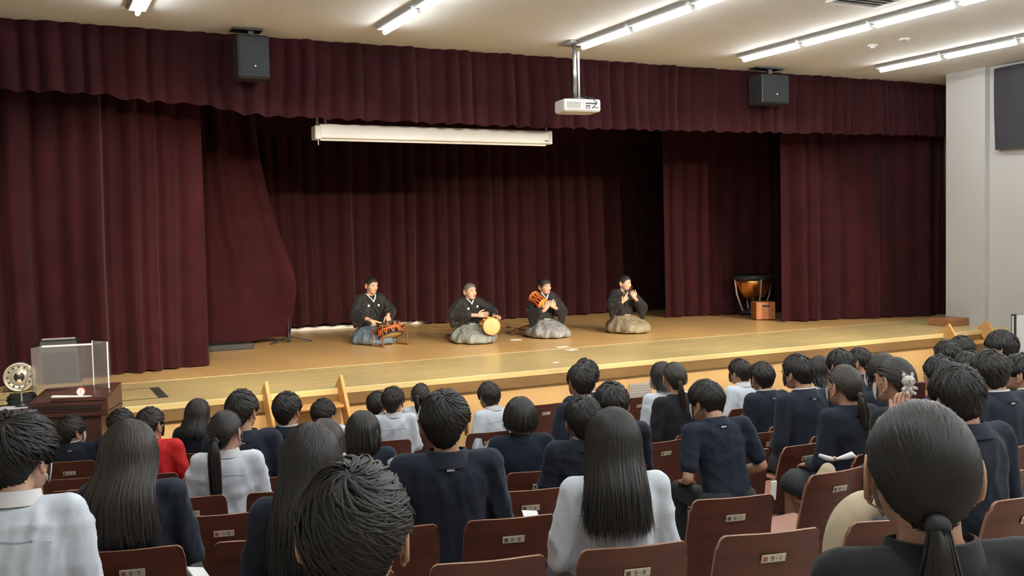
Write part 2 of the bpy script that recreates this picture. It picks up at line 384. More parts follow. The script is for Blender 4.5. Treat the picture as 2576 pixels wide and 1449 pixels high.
# ------------------------------------------------------------------ ceiling fittings
def tube_light():
    r = empty('ceiling_light', (0, 0, 0))
    b = MB(); b.rng(-.085, .085, -.53, .53, -.045, 0); b.obj('housing', WHITEM, r, bevel=.008)
    g = MB(); g.rng(-.10, -.086, -.53, .53, -.03, 0).obj('side_rim', GREYM, r)
    MB().chain([(0, -.49, -.075), (0, .49, -.075)], [.022, .022], n=10).obj('tube', TUBE, r, smooth=True)
    for s in (-1, 1): MB().rng(-.018, .018, s*.515-.015, s*.515+.015, -.085, -.045).obj('lamp_holder', WHITEM, r)
    return r
LX = [1.11, 3.61, 6.085, 8.51, 10.95]
LNAME = ['leftmost', 'second from left', 'middle', 'second from right', 'rightmost']
proto = tube_light(); first = True
ORD = ['nearest the stage', 'second from the stage', 'third from the stage', 'fourth from the stage', 'fifth from the stage', 'sixth from the stage',
       'seventh from the stage', 'eighth from the stage', 'ninth from the stage', 'tenth from the stage', 'eleventh from the stage', 'twelfth from the stage']
for i, x in enumerate(LX):
    for k in range(12):
        y = 9.68-k*1.105
        if y < YB+.6: break
        o = proto if first else copy_tree(proto); first = False
        o.location = (x, y, CEIL)
        tag(o, 'white tube light in the %s ceiling row, %s' % (LNAME[i], ORD[k]), 'ceiling light', 'tube lights on the ceiling')
def ceiling_vent():
    r = empty('ceiling_vent', (7.68, 7.2, CEIL)); tag(r, 'square grey air vent in the ceiling between two light rows', 'vent')
    f = MB()
    for a, b in (((-.34, -.30), (-.34, .34)), ((.30, .34), (-.34, .34))): f.rng(a[0], a[1], b[0], b[1], -.02, 0)
    for a in ((-.34, -.30), (.30, .34)): f.rng(-.30, .30, a[0], a[1], -.02, 0)
    f.obj('frame', WHITEM, r, bevel=.004)
    MB().rng(-.30, .30, -.30, .30, -.006, 0).obj('grille_back', GREYM, r)
    for k in range(7): MB().box((0, -.25+k*.083, -.012), (.58, .05, .006), rotx(.5)).obj('slat', VENTG, r)
ceiling_vent()
for (px, py, lab, nm) in ((2275, 97, 'small white smoke detector on the ceiling at the right', 'smoke_detector'), (2195, 113, 'flat round white sensor plate on the ceiling', 'ceiling_sensor')):
    p = on_z(px, py, CEIL); r = empty(nm, p); tag(r, lab, 'detector')
    MB().lathe([(.001, 0), (.06, 0), (.06, -.012), (.05, -.02), (.001, -.02)], n=20).obj('base', WHITEM, r, smooth=True)
    MB().lathe([(.001, -.02), (.03, -.02), (.026, -.04), (.001, -.045)], n=16).obj('sensor_cap', GREYM if nm == 'smoke_detector' else WHITEM, r, smooth=True)
def hung_speaker(px0, px1, ytop, ybot, Y, label):
    a = on_y(px0, ytop, Y); b = on_y(px1, ybot, Y); r = empty('hanging_speaker', ((a[0]+b[0])/2, Y, b[2])); tag(r, label, 'speaker', 'black speakers hung from the ceiling')
    w = b[0]-a[0]; h = a[2]-b[2]
    body = MB().rng(-w/2, w/2, 0, .30, 0, h).obj('cabinet', DARKM, r, bevel=.015)
    MB().rng(-w/2+.012, w/2-.012, -.014, 0, .015, h-.015).obj('grille', BLACKG, r, bevel=.006)
    MB().lathe([(.001, 0), (.010, 0), (.010, -.004), (.001, -.004)], c=(.01, -.014, .13), axis=(0, 1, 0), n=12).obj('badge', STEEL, r)
    top = CEIL-b[2]
    br = MB(); br.rng(-w/2-.04, w/2-.05, .04, .24, top-.02, top); br.rng(-.03, .03, .11, .17, h-.01, top-.01)
    br.obj('bracket', STEELD, r, bevel=.003)
hung_speaker(597, 680, 84, 199, 10.75, 'black speaker hung from the ceiling at the left of the valance')
hung_speaker(1918, 1985, 184, 262, 10.78, 'dim black speaker hung from the ceiling at the right of the valance')
def projector():
    top = on_z(1448, 108, CEIL); r = empty('projector', (top[0], top[1], 0)); tag(r, 'white projector hanging from the ceiling on a steel pole', 'projector')
    zt = at_depth(1452, 240, 11.55)[2]; zb = at_depth(1452, 278, 11.55)[2]
    MB().rng(-.16, .16, -.16, .16, CEIL-.02, CEIL).obj('ceiling_plate', GREYM, r, bevel=.004)
    MB().chain([(-.02, 0, CEIL-.02), (-.02, 0, zt)], [.024, .024], n=14, ends=False).obj('pole', STEEL, r, smooth=True)
    MB().chain([(.035, 0, CEIL-.10), (.035, 0, zt)], [.013, .013], n=12, ends=False).obj('cable_duct', WHITEM, r, smooth=True)
    MB().lathe([(.13, zt-.03), (.12, zt-.005), (.05, zt), (.03, zt+.01)], n=20).obj('mount_plate', STEELD, r, smooth=True)
    A = rotz(-.12)
    b = MB()
    pr = [(-.235, -.165), (.235, -.165), (.235, .12), (.17, .165), (-.17, .165), (-.235, .12)]
    h = zt-.03-zb
    R = []
    for f, z in ((.94, zb), (1.0, zb+.02), (1.0, zt-.05), (.95, zt-.03)):
        R.append([A @ np.array([x*f, y*f, 0])+np.array([0, 0, z]) for x, y in pr])
    b.rings(R); body = b.obj('casing', WHITEP, r, bevel=.004)
    g = MB(); M = A
    def face(x0, x1, z0, z1, d=.006, m=None): return MB().box(A @ np.array([(x0+x1)/2, -.165-d/2, 0])+np.array([0, 0, zb+(z0+z1)/2]), (x1-x0, d, z1-z0), A)
    f = face(-.225, .0, .02, h-.015, .008).obj('filter_frame', WHITEM, r)
    face(-.20, -.025, .035, h-.035, .011).obj('filter_grille', VENTG, f)
    p = face(.015, .225, .02, h-.02, .004).obj('port_panel', WHITEM, r)
    for k, (x, z, w) in enumerate([(.04, .09, .15), (.04, .06, .06), (.04, .035, .02), (.075, .035, .02), (.12, .04, .025), (.165, .04, .018), (.195, .04, .012)]):
        face(x, x+w, z, z+.014, .008).obj('port', DARKM, p)
    MB().chain([A @ np.array([.14, -.175, 0])+np.array([0, 0, zb+.05]), A @ np.array([.17, -.21, 0])+np.array([0, 0, zb+.10]), A @ np.array([.14, -.16, 0])+np.array([0, 0, zt-.02]), (.05, -.02, zt+.03)], [.006]*4, n=6).obj('cable', DARKM, r, smooth=True)
    MB().lathe([(.045, 0), (.045, .03), (.03, .035)], c=A @ np.array([.07, .165, 0])+np.array([0, 0, zb+.06]), axis=A @ np.array([0, 1, 0]), n=18).obj('lens', DARKM, r, smooth=True)
projector()
def screen_case():
    a = on_y(792, 332, 11.55); b = on_y(1379, 349, 11.55); z = (a[2]+b[2])/2
    r = empty('projection_screen', (a[0], 11.55, z)); tag(r, 'long white rolled up projection screen case above the stage', 'screen')
    L = b[0]-a[0]
    MB().rng(.04, L, -.075, .075, -.075, .095).obj('case', WHITEM, r, bevel=.015, seg=2)
    MB().rng(-.02, .05, -.09, .09, -.09, .07).obj('end_cap', WHITEP, r, bevel=.008)
    MB().rng(L-.03, L+.02, -.085, .085, -.08, .10).obj('end_cap', WHITEP, r, bevel=.008)
    for x in (.03, .13, L-.03): MB().rng(x-.015, x+.015, -.01, .01, .09, 4.74-z).obj('hanger', STEEL, r)
    MB().rng(.06, L-.05, -.02, .02, -.10, -.075).obj('bottom_bar', WHITEP, r)
    MB().chain([(.03, -.03, -.09), (.03, -.03, -.15)], [.006, .006], n=6).obj('pull_cord', WHITEP, r, smooth=True)
    MB().rng(L-.09, L-.04, -.078, -.074, -.05, -.03).obj('badge', STEELD, r)
screen_case()

# ------------------------------------------------------------------ steps, lectern, stage gear
def wooden_steps(x0, x1, label, ytop=9.40):
    r = empty('wooden_steps', ((x0+x1)/2, ytop, 0)); tag(r, label, 'steps', 'wooden steps up to the stage'); w = x1-x0
    run, top = .62, STAGE+.085
    for s in (-1, 1):
        MB().bar((s*w/2, .02, top), (s*w/2, -run, FLOOR0+.02), .035, .20, up=(0, 0, 1)).obj('stringer', WOODL, r, bevel=.006)
    for k in range(4):
        z = STAGE-.13-k*.20; y = -.07-k*(run/4.3)
        MB().rng(-w/2+.018, w/2-.018, y-.13, y+.10, z-.03, z).obj('tread', WOODL, r, bevel=.005)
pa = on_y(668, 978, 9.38); pb = on_y(856, 960, 9.38)
wooden_steps(pa[0], pb[0], 'orange wooden steps against the stage front at the left')
pa = on_y(2382, 838, 9.38); pb = on_y(2478, 826, 9.38)
wooden_steps(pa[0], pb[0], 'orange wooden steps against the stage front at far right')
o = MB().rng(12.1, 12.54, 10.0, 10.36, STAGE+.002, STAGE+.11).obj('wooden_block', mat('block_brown', (.30, .13, .05), rough=.5, var=.1), bevel=.008); tag(o, 'brown wooden block on the stage at the foot of the white wall', 'block')

def lectern():
    cx, cy, zt = .36, 8.78, 1.215; rz = -.34
    fz = floor_z(cx, cy)
    r = empty('lectern', (cx, cy, fz), rz); tag(r, 'dark brown wooden lectern in front of the stage at the left', 'lectern'); h = zt-fz
    b = MB(); b.rng(-.22, .24, -.17, .17, .06, h-.12); b.obj('body', WOODD, r, bevel=.008)
    MB().rng(-.25, .27, -.20, .20, 0, .06).obj('plinth', WOODD, r, bevel=.008)
    MB().rng(-.30, .31, -.23, .22, h-.12, h-.085).obj('top_board', WOODD, r, bevel=.006)
    # raised reading desk, open side tray at left
    R = [[(-.30, -.22, h-.085), (.31, -.22, h-.085), (.31, .21, h-.085), (-.30, .21, h-.085)],
         [(-.30, -.22, h-.0), (.31, -.22, h+.03), (.31, .21, h+.09), (-.30, .21, h+.06)]]
    MB().rings(R).obj('sloped_desk', WOODD, r, bevel=.006)
    MB().box((.0, -.228, h-.045), (.52, .012, .03)).obj('groove', mat('lectern_dark_recess', (.02, .008, .006)), r)
    MB().rng(-.12, .30, -.235, -.20, h+.005, h+.035).obj('ledge', WOODD, r, bevel=.004)
    M = Matrix.Translation((cx, cy, fz)) @ Matrix.Rotation(rz, 4, 'Z')
    # acrylic guard
    g = empty('acrylic_guard', M @ Vector((0, 0, h+.065)), rz); tag(g, 'clear folded acrylic guard standing on the lectern', 'guard')
    def pane(p0, p1, hh):
        m = MB(); m.bar((p0[0], p0[1], hh/2), (p1[0], p1[1], hh/2), .006, hh); return m.obj('pane', ACRYL, g)
    pane((-.28, .10), (.10, .17), .36); pane((.10, .17), (.26, .02), .385); pane((-.28, .10), (-.31, -.06), .36)
    for p in ((.10, .17), (.26, .02)): MB().bar((p[0], p[1], 0), (p[0], p[1], .385), .010, .010, up=(1, 0, 0)).obj('edge_strip', mat('clear_edge', (.75, .77, .78), rough=.3), g)
    MB().bar((-.28, .10, .355), (.10, .17, .355), .012, .014).obj('top_rail', mat('clear_edge', (.75, .77, .78)), g)
    # small clock
    cz = M @ Vector((.08, -.12, h+.03)); c = empty('desk_clock', cz, rz+.1); tag(c, 'small round white clock with red rim on the lectern', 'clock')
    MB().lathe([(.034, 0), (.036, .012), (.034, .03), (.02, .032)], c=(0, -.015, .036), axis=(0, 1, 0), n=24).obj('rim', mat('clock_red', (.5, .03, .03), rough=.4), c, smooth=True)
    d = MB().lathe([(.001, -.003), (.030, -.003), (.030, .004), (.001, .004)], c=(0, -.017, .036), axis=(0, 1, 0), n=24).obj('dial', PAPER, c)
    MB().bar((0, -.0215, .036), (.004, -.0215, .058), .003, .002, up=(0, 1, 0)).obj('hand', INK, d); MB().bar((0, -.0215, .036), (.004, -.0215, .022), .003, .002, up=(0, 1, 0)).obj('hand', INK, d)
    for s in (-1, 1): MB().rng(s*.02-.006, s*.02+.006, -.01, .01, 0, .01).obj('foot', INK, c)
    p = MB().box((0, 0, 0), (.30, .05, .006)).obj('white_card', PAPER, loc=M @ Vector((.02, -.17, h+.035)), rot=(.12, .05, rz)); tag(p, 'narrow white card lying on the lectern edge', 'paper')
lectern()
def equipment_table():
    p = at_depth(45, 1030, 7.9); fz = floor_z(p[0], p[1]); t = empty('side_table', (p[0], p[1]+.1, fz)); h = p[2]-fz
    tag(t, 'small dark table beside the lectern at the left edge', 'table')
    MB().rng(-.34, .26, -.20, .22, h-.03, h).obj('table_top', WOODD, t, bevel=.006)
    for sx in (-.31, .23):
        for sy in (-.17, .19): MB().rng(sx-.018, sx+.018, sy-.018, sy+.018, 0, h-.03).obj('leg', STEELD, t)
    z = h+fz; X, Y = p[0], p[1]+.1
    o = MB().rng(-.20, .17, -.10, .05, 0, .012).obj('white_tray', PAPER, loc=(X, Y, z), bevel=.004); tag(o, 'flat white tray on the small side table', 'tray')
    m = empty('gooseneck_microphone', (X+.03, Y-.02, z+.012)); tag(m, 'cream gooseneck microphone leaning over the side table', 'microphone')
    MB().lathe([(.05, 0), (.05, .015), (.02, .03), (.008, .04)], n=18).obj('base', STEELD, m, smooth=True)
    tip = at_depth(72, 930, 7.85)-np.array([X+.03, Y-.02, z+.012])
    MB().chain([(0, 0, .03), (0, 0, .12), tip*.55+np.array([-.005, 0, 0]), tip*.8, tip], [.007, .007, .007, .009, .011], n=8).obj('neck', CREAM, m, smooth=True)
    MB().chain([tip, tip+np.array([.004, -.01, .02])], [.016, .016], n=10).obj('head', CREAM, m, smooth=True)
    c = empty('cable_coil', (X+.03, Y+.10, z+.01)); tag(c, 'coiled black cables piled on the side table', 'cable')
    R = random.Random(2)
    for k in range(6):
        pts = [(.10*math.cos(a)*R.uniform(.8, 1.1), .05*math.sin(a)*R.uniform(.8, 1.1), .012+k*.014+.006*math.sin(3*a)) for a in np.linspace(0, 6.1, 14)]
        MB().chain(pts, [.010]*14, n=6).obj('loop', DARKM, c, smooth=True)
equipment_table()
def cable_reel():
    p = on_z(50, 988, STAGE); c = at_depth(51, 948, (p-CAM) @ CM[2]); R_ = 36/FPX*((p-CAM) @ CM[2])
    r = empty('cable_reel', (p[0], p[1], STAGE), -.05); tag(r, 'round silver cable reel with ring of holes on the stage', 'cable reel')
    zc = R_+.015
    dk = MB().lathe([(R_*.55, .015), (R_*.86, .012), (R_*.90, -.01), (R_, -.012), (R_, .02), (R_*.6, .03)], c=(0, 0, zc), axis=(0, 1, 0), n=40, cap=True).obj('face_disc', mat('silver_paint', (.62, .59, .52), rough=.35, metal=.6), r, smooth=True)
    MB().lathe([(.02, -.005), (R_*.60, -.005), (R_*.60, .02), (.02, .02)], c=(0, 0, zc), axis=(0, 1, 0), n=32).obj('hub_disc', mat('silver_paint', (.62, .59, .52)), r, smooth=True)
    for k in range(12):
        a = 2*math.pi*k/12
        MB().lathe([(.001, -.004), (R_*.075, -.004), (.001, -.0035)], c=(R_*.72*math.cos(a), -.006+.01, zc+R_*.72*math.sin(a)), axis=(0, 1, 0), n=10).obj('hole', DARKM, dk)
    MB().lathe([(.001, -.02), (R_*.33, -.018), (R_*.36, 0), (R_*.3, .01)], c=(0, 0, zc), axis=(0, 1, 0), n=20).obj('socket_panel', DARKM, r, smooth=True)
    for s in (-1, 1): MB().lathe([(.02, -.03), (.022, -.02), (.018, 0)], c=(0, 0, zc+s*R_*.28), axis=(0, 1, 0), n=14).obj('knob', CREAM, r, smooth=True)
    f = MB(); f.bar((-.14, .0, .012), (-.14, .16, .012), .02); f.bar((.14, 0, .012), (.14, .16, .012), .02); f.bar((-.14, .08, .012), (0, .08, zc), .02); f.bar((.14, .08, .012), (0, .08, zc), .02)
    f.obj('stand', STEELD, r)
    MB().lathe([(R_*.5, .03), (R_*.5, .12)], c=(0, 0, zc), axis=(0, 1, 0), n=24).obj('cable_drum', DARKM, r, smooth=True)
    MB().lathe([(R_*.6, .12), (R_*.95, .125), (R_*.95, .14), (R_*.3, .145)], c=(0, 0, zc), axis=(0, 1, 0), n=32).obj('rear_disc', STEEL, r, smooth=True)
cable_reel()
def floor_speaker():
    a = on_z(98, 968, STAGE); p = (a[0]+.23, a[1]+.12); r = empty('stage_monitor_speaker', (p[0], p[1], STAGE), -.12)
    tag(r, 'black loudspeaker on the stage behind the acrylic guard', 'speaker')
    MB().rings([[(-.23, -.18, 0), (.20, -.18, 0), (.20, .2, 0), (-.23, .2, 0)], [(-.20, -.12, .46), (.17, -.12, .46), (.17, .2, .46), (-.20, .2, .46)]]).obj('cabinet', DARKM, r, bevel=.012)
    g = MB(); g.rings([[(-.20, -.185, .02), (.17, -.185, .02), (.17, -.165, .02), (-.20, -.165, .02)], [(-.18, -.145, .33), (.15, -.145, .33), (.15, -.13, .33), (-.18, -.13, .33)]]).obj('grille', BLACKG, r, bevel=.004)
    MB().rng(-.18, .15, -.05, .02, .46, .475).obj('handle', VENTG, r, bevel=.004)
    MB().box((-.10, -.175, .06), (.05, .004, .012)).obj('badge', STEEL, r)
floor_speaker()
def mic_stand():
    p = on_z(727, 862, STAGE); r = empty('microphone_stand', p); tag(r, 'black tripod stand foot poking out under the draped curtain', 'stand')
    MB().chain([(0, 0, .10), (0, .05, 1.15)], [.011, .011], n=8).obj('pole', DARKM, r, smooth=True)
    MB().chain([(0, 0, .0), (0, 0, .13)], [.02, .02], n=10).obj('hub', DARKM, r, smooth=True)
    for a in (math.pi*1.13, -.18, math.pi*.55): MB().chain([(0, 0, .09), (.32*math.cos(a), .32*math.sin(a), .012)], [.010, .010], n=8).obj('leg', DARKM, r, smooth=True)
mic_stand()
def timpani():
    p = on_z(1893, 800, STAGE)+np.array([.30, .33, 0]); r = empty('kettledrum', (p[0], p[1], STAGE)); tag(r, 'copper kettledrum with black rim half hidden behind the right curtain', 'drum')
    MB().lathe([(.02, .26), (.10, .28), (.19, .34), (.26, .44), (.30, .56), (.315, .66)], n=32).obj('bowl', COPPER, r, smooth=True)
    MB().lathe([(.315, .62), (.345, .63), (.35, .70), (.33, .715), (.30, .71)], n=36, cap=False).obj('hoop', DARKM, r, smooth=True)
    MB().lathe([(.001, .70), (.33, .70), (.33, .705), (.001, .706)], n=32).obj('cover', DARKM, r)
    for k in range(4):
        a = math.pi*.25+k*math.pi/2+.5
        MB().chain([(.335*math.cos(a), .335*math.sin(a), .64), (.30*math.cos(a), .30*math.sin(a), .38), (.19*math.cos(a), .19*math.sin(a), .08)], [.017, .016, .018], n=8).obj('strut', mat('pale_metal_strut', (.55, .47, .36), rough=.35, metal=.5), r, smooth=True)
    MB().lathe([(.05, .03), (.21, .05), (.22, .09), (.08, .12), (.05, .27)], n=24).obj('base', STEELD, r, smooth=True)
    MB().bar((-.10, -.2, .03), (-.34, -.12, .015), .05, .02).obj('pedal', STEEL, r)
    for k in range(3):
        a = math.pi*.1+k*2*math.pi/3; MB().lathe([(.001, 0), (.03, 0), (.03, .02), (.001, .02)], c=(.2*math.cos(a), .2*math.sin(a), .03), axis=(1, 0, 0), n=12).obj('castor', DARKM, r)
timpani()
def cajon():
    p = on_z(1919, 806, STAGE); r = empty('wooden_box', (p[0]+.12, p[1]+.13, STAGE), -.42); tag(r, 'orange brown wooden box with hand hole beside the kettledrum', 'box')
    MB().rng(-.16, .16, -.15, .15, .012, .30).obj('body', CAJON, r, bevel=.006)
    MB().rng(-.148, .148, -.156, -.15, .02, .292).obj('front_board', CAJON, r)
    MB().chain([(-.05, -.158, .235), (.05, -.158, .235)], [.014, .014], n=10).obj('hand_hole', DARKM, r, smooth=True)
    for sx in (-.13, .13):
        for sy in (-.12, .12): MB().rng(sx-.02, sx+.02, sy-.02, sy+.02, 0, .012).obj('foot', DARKM, r)
cajon()
for i, (px, py, w, d, lab) in enumerate([(1297, 855, .16, .10, 'white paper on the stage floor left of the shoulder drum player'), (1412, 873, .17, .10, 'white paper on the stage behind the apron edge'),
        (1437, 880, .15, .10, 'white paper lying on the pale apron'), (1398, 912, .06, .05, 'tiny scrap of white paper on the apron')]):
    p = on_z(px, py, STAGE); o = MB().box((0, 0, .003), (w, d, .004)).obj('paper_sheet', PAPER, loc=(p[0], p[1], STAGE+.001), rot=(0, 0, .2*i-.2)); tag(o, lab, 'paper')
def right_wall_things():
    # roller blackout curtain on the right wall
    X = XR-.10; a = ray(2503, 300); Y0 = X/a[0]*a[1]
    zb = (CAM+ray(2503, 378)*(X/ray(2503, 378)[0]))[2]
    n = 60; ys = np.linspace(Y0, Y0-5.5, n); V = []
    for t in np.linspace(0, 1, 8):
        for y in ys: V.append((X-.02-.02*math.sin(y*9)+.012*math.sin(y*23+t), y+.03*math.sin(t*2), zb+(CEIL-.05-zb)*t))
    idx = np.arange(8*n).reshape(8, n); F = np.stack([idx[:-1, :-1], idx[:-1, 1:], idx[1:, 1:], idx[1:, :-1]], -1).reshape(-1, 4)
    o = link('blackout_curtain', mk(V, F, True, [NIGHT])); tag(o, 'dark grey blackout curtain hanging high on the right wall', 'curtain')
    p = on_y(2566, 860, 8.6); f = floor_z(p[0], p[1]); r = empty('white_board', (p[0]+.25, 8.6, f), -.2); tag(r, 'white display board on legs at far right in front of the stage', 'board')
    MB().rng(-.32, .5, -.015, .015, .55, 1.12).obj('panel', WHITEM, r, bevel=.005)
    for s in (-.30, .48): MB().rng(s-.015, s+.015, -.03, .03, 0, 1.14).obj('leg', STEELD, r)
right_wall_things()

# housings made up for the added spotlights
for i, (o, d) in enumerate(SPOTS):
    tag(o, 'added unseen spotlight over the seats, number %s from the left, aimed at the stage' % ['one', 'two', 'three', 'four', 'five', 'six'][i], 'spotlight', 'added spotlights above the frame')
    MB().lathe([(.05, -.16), (.085, -.14), (.09, .10), (.10, .12), (.088, .12), (.075, .0), (.05, -.10)], axis=np.array(d), n=20, cap=False).obj('housing', DARKM, o, smooth=True)
    MB().bar((0, 0, .04), (0, 0, .17), .03, .03, up=(1, 0, 0)).obj('yoke', STEELD, o)
# ------------------------------------------------------------------ seats
ANG = .242; FL = np.array([math.sin(ANG), math.cos(ANG)]); RL = np.array([math.cos(ANG), -math.sin(ANG)])
SEG7 = {'0': 'abcdef', '1': 'bc', '2': 'abged', '3': 'abgcd', '4': 'fgbc', '5': 'afgcd', '6': 'afgedc', '7': 'abc', '8': 'abcdefg', '9': 'abcdfg', '-': 'g'}
def glyph(mb, ch, x, z, w=.007, h=.013, y=0, t=.0018):
    q = {'a': ((0, h), (w, h)), 'b': ((w, h), (w, h/2)), 'c': ((w, h/2), (w, 0)), 'd': ((0, 0), (w, 0)), 'e': ((0, 0), (0, h/2)), 'f': ((0, h/2), (0, h)), 'g': ((0, h/2), (w, h/2))}
    for c in SEG7[ch]:
        (x0, z0), (x1, z1) = q[c]; mb.rng(x+min(x0, x1)-t/2, x+max(x0, x1)+t/2, y-.0006, y, z+min(z0, z1)-t/2, z+max(z0, z1)+t/2)
def back_mesh():
    nx_, nz_ = 13, 9; V = []; th = .013
    hw_b, hw_t, z0, z1 = .196, .180, .33, .755
    def pt(u, v, side):
        z = z0+(z1-z0)*v; hw = hw_b+(hw_t-hw_b)*v
        rr = .035; x = u*hw
        zz = z
        e = max(0, abs(x)-(hw-rr))/rr                              # rounded top corners
        if v > .999: zz = z-rr*(1-math.sqrt(max(0, 1-e*e)))
        y = -.175-.085*(v**1.15)-.028*(1-(u*u))+.012*math.sin(v*3.0)
        return (x, y-(th if side else 0), zz)
    us = [-1, -.975, -.94, -.88, -.6, -.3, 0, .3, .6, .88, .94, .975, 1]
    for side in (0, 1):
        for j in range(nz_):
            for u in us: V.append(pt(u, j/(nz_-1), side))
    n = nx_*nz_; F = []; mi = []
    for j in range(nz_-1):
        for i in range(nx_-1):
            a = j*nx_+i; F.append((a, a+1, a+nx_+1, a+nx_)); mi.append(0); F.append((n+a, n+a+nx_, n+a+nx_+1, n+a+1)); mi.append(0)
    rim = [i for i in range(nx_)]+[j*nx_+nx_-1 for j in range(1, nz_)]+[(nz_-1)*nx_+i for i in range(nx_-2, -1, -1)]+[j*nx_ for j in range(nz_-2, 0, -1)]
    for k in range(len(rim)):
        a, b = rim[k], rim[(k+1) % len(rim)]; F.append((b, a, n+a, n+b)); mi.append(1)
    me = mk(V, np.array(F), True, [PLY, PLYEDGE], mi)
    bm = bmesh.new(); bm.from_mesh(me); bmesh.ops.recalc_face_normals(bm, faces=bm.faces)
    for e in bm.edges:
        if len(e.link_faces) == 2 and e.calc_face_angle(0) > .6: e.smooth = False
    bm.to_mesh(me); bm.free(); return me
ME_BACK = back_mesh(); ME_BACK.name = 'backrest'
ME_SEAT = MB().rings([[(-.19, -.16, .385), (.19, -.16, .385), (.19, .20, .39), (-.19, .20, .39)], [(-.19, -.16, .402), (.19, -.16, .402), (.185, .215, .412), (-.185, .215, .412)]]).mesh(mat('seat_plywood', (.40, .16, .10), rough=.3, coat=.3, var=.1), bevel=.006)
lg = MB(); lg.bar((0, -.20, .36), (0, .02, .33), .03, .05); lg.bar((0, -.02, .35), (0, -.06, .02), .035, .05, up=(1, 0, 0)); lg.bar((0, -.22, .012), (0, .12, -.012), .04, .024)
ME_LEG = lg.mesh(STEELD, bevel=.004)
mp = MB(); mp.box((0, 0, 0), (.086, .003, .030)); ME_PLATE = mp.mesh(PLATE, bevel=.001)
ME_NUM = {}
def num_mesh(a, b, red):
    if (a, b, red) not in ME_NUM:
        m = MB(); m.cur = 1; m.rng(-.037, -.022, -.0026, -.002, -.008, .008); m.cur = 0
        glyph(m, a, -.008, -.0065, y=-.002); glyph(m, '-', .006, -.0065, w=.005, y=-.002); glyph(m, b, .018, -.0065, y=-.002)
        ME_NUM[(a, b, red)] = m.mesh([INK, INKR if red else INK])
    return ME_NUM[(a, b, red)]
CHAIRS = 0
def chair(x, y, rz, label, num='1-5'):
    global CHAIRS
    r = empty('auditorium_chair', (x, y, floor_z(x, y)), rz); tag(r, label, 'chair', 'red brown plywood auditorium chairs')
    link('backrest', ME_BACK, r); link('seat', ME_SEAT, r)
    for s in (-1, 1): link('leg', ME_LEG, r, loc=(s*.165, 0, 0))
    p = link('number_plate', ME_PLATE, r, loc=(.005, -.2765, .668), rot=(.276, 0, random.Random(CHAIRS).uniform(-.03, .03)))
    link('seat_number', num_mesh(num[0], num[2], CHAIRS % 2 == 0), p)
    CHAIRS += 1; return r
ROW_T = [2.85+.787*r for r in range(8)]
PH = [1.011, 1.254, 1.512, 1.757, 1.556, 1.344, 1.147, .70]
RANGE = [(-5, 2), (-6, 1), (-6, 0), (-7, 0), (-7, -1), (-7, -1), (-6, -1), (-1, 1)]
RN = ['nearest', 'second nearest', 'third nearest', 'fourth', 'fifth', 'sixth', 'seventh', 'front']
CN = ['aisle end', 'second from the aisle', 'third from the aisle', 'fourth from the aisle', 'fifth from the aisle', 'sixth from the aisle', 'seventh from the aisle', 'eighth from the aisle', 'ninth from the aisle']
SEATPOS = {}
for r_ in range(8):
    lo, hi = RANGE[r_]
    for c in range(lo, hi+1):
        pl = FL*ROW_T[r_]+RL*(PH[r_]+.46*c); o = pl+FL*.275
        SEATPOS[(r_, c)] = o
        chair(o[0], o[1], -ANG, 'plywood chair in the %s row, left block, %s' % (RN[r_], CN[hi-c]), '%d-%d' % (1+(8-r_) % 9, 1+(c+8) % 9))
def chair_at(px, Y, lab, rz=0.0, num='3-4', dy=.275):
    p = on_y(px, 1150, Y); chair(p[0], Y+dy, rz, lab, num)
chair_at(2513, 2.75, 'empty plywood chair right of the big dark ponytail in the foreground', num='7-2')
chair_at(2108, 3.40, 'empty plywood chair with a folded white cloth on its top', .02, num='6-1')
chair_at(1880, 4.50, 'empty plywood chair just right of the man in navy polo', .03, num='5-1')
chair_at(2027, 4.50, 'empty plywood chair second right of the man in navy polo', .02, num='5-2')
chair_at(2170, 4.50, 'plywood chair behind the masked girl with a low ponytail', num='5-3')
chair_at(1672, 5.60, 'empty plywood chair left of the man in navy polo', .03, num='4-1')
chair_at(1936, 5.42, 'empty plywood chair behind the boy in glasses and dark mask', .02, num='4-3')
chair_at(1880, 6.80, 'empty plywood chair between the white shirt and navy jacket near the stage', num='3-5')
chair_at(1375, 7.95, 'small far plywood chair with plate left of two boys in navy', num='2-1')
chair_at(1612, 7.80, 'small far plywood chair behind the white blouse near the stage front', num='2-4')
chair_at(1243, 7.05, 'tall looking plywood chair right of the boy sitting sideways in white', -.15, num='2-9')
# loose things on chairs
p = at_depth(1334, 1294, 3.93); o = MB().box((0, 0, .002), (.062, .05, .003)).obj('paper_slip', PAPER, loc=p, rot=(.25, .1, -.3)); tag(o, 'white slip of paper balanced on a chair back', 'paper')
def cloth_roll():
    a = at_depth(2062, 1152, 4.52); b = at_depth(2150, 1152, 4.52); r = empty('white_cloth', (a+b)/2); tag(r, 'folded white cloth with a tie lying across a chair back', 'cloth')
    d = (b-a); d = d/np.linalg.norm(d); L = np.linalg.norm(b-a)
    MB().chain([d*-L/2+np.array([0, 0, .012]), d*-L*.3, d*-.02+np.array([0, 0, -.006])], [.006, .008, .007], n=8, flat=1.4).obj('tail', PAPER, r, smooth=True)
    MB().chain([d*.0+np.array([0, 0, -.004]), d*L*.25+np.array([0, 0, .006]), d*L*.42+np.array([0, 0, .014]), d*L*.5+np.array([0, 0, .008])], [.008, .016, .020, .008], n=8, flat=.8).obj('fold', PAPER, r, smooth=True)
    MB().lathe([(.010, -.006), (.012, 0), (.010, .006)], c=d*-.012+np.array([0, 0, -.004]), axis=d, n=12).obj('tie', mat('tie_tan', (.5, .3, .2)), r, smooth=True)
cloth_roll()
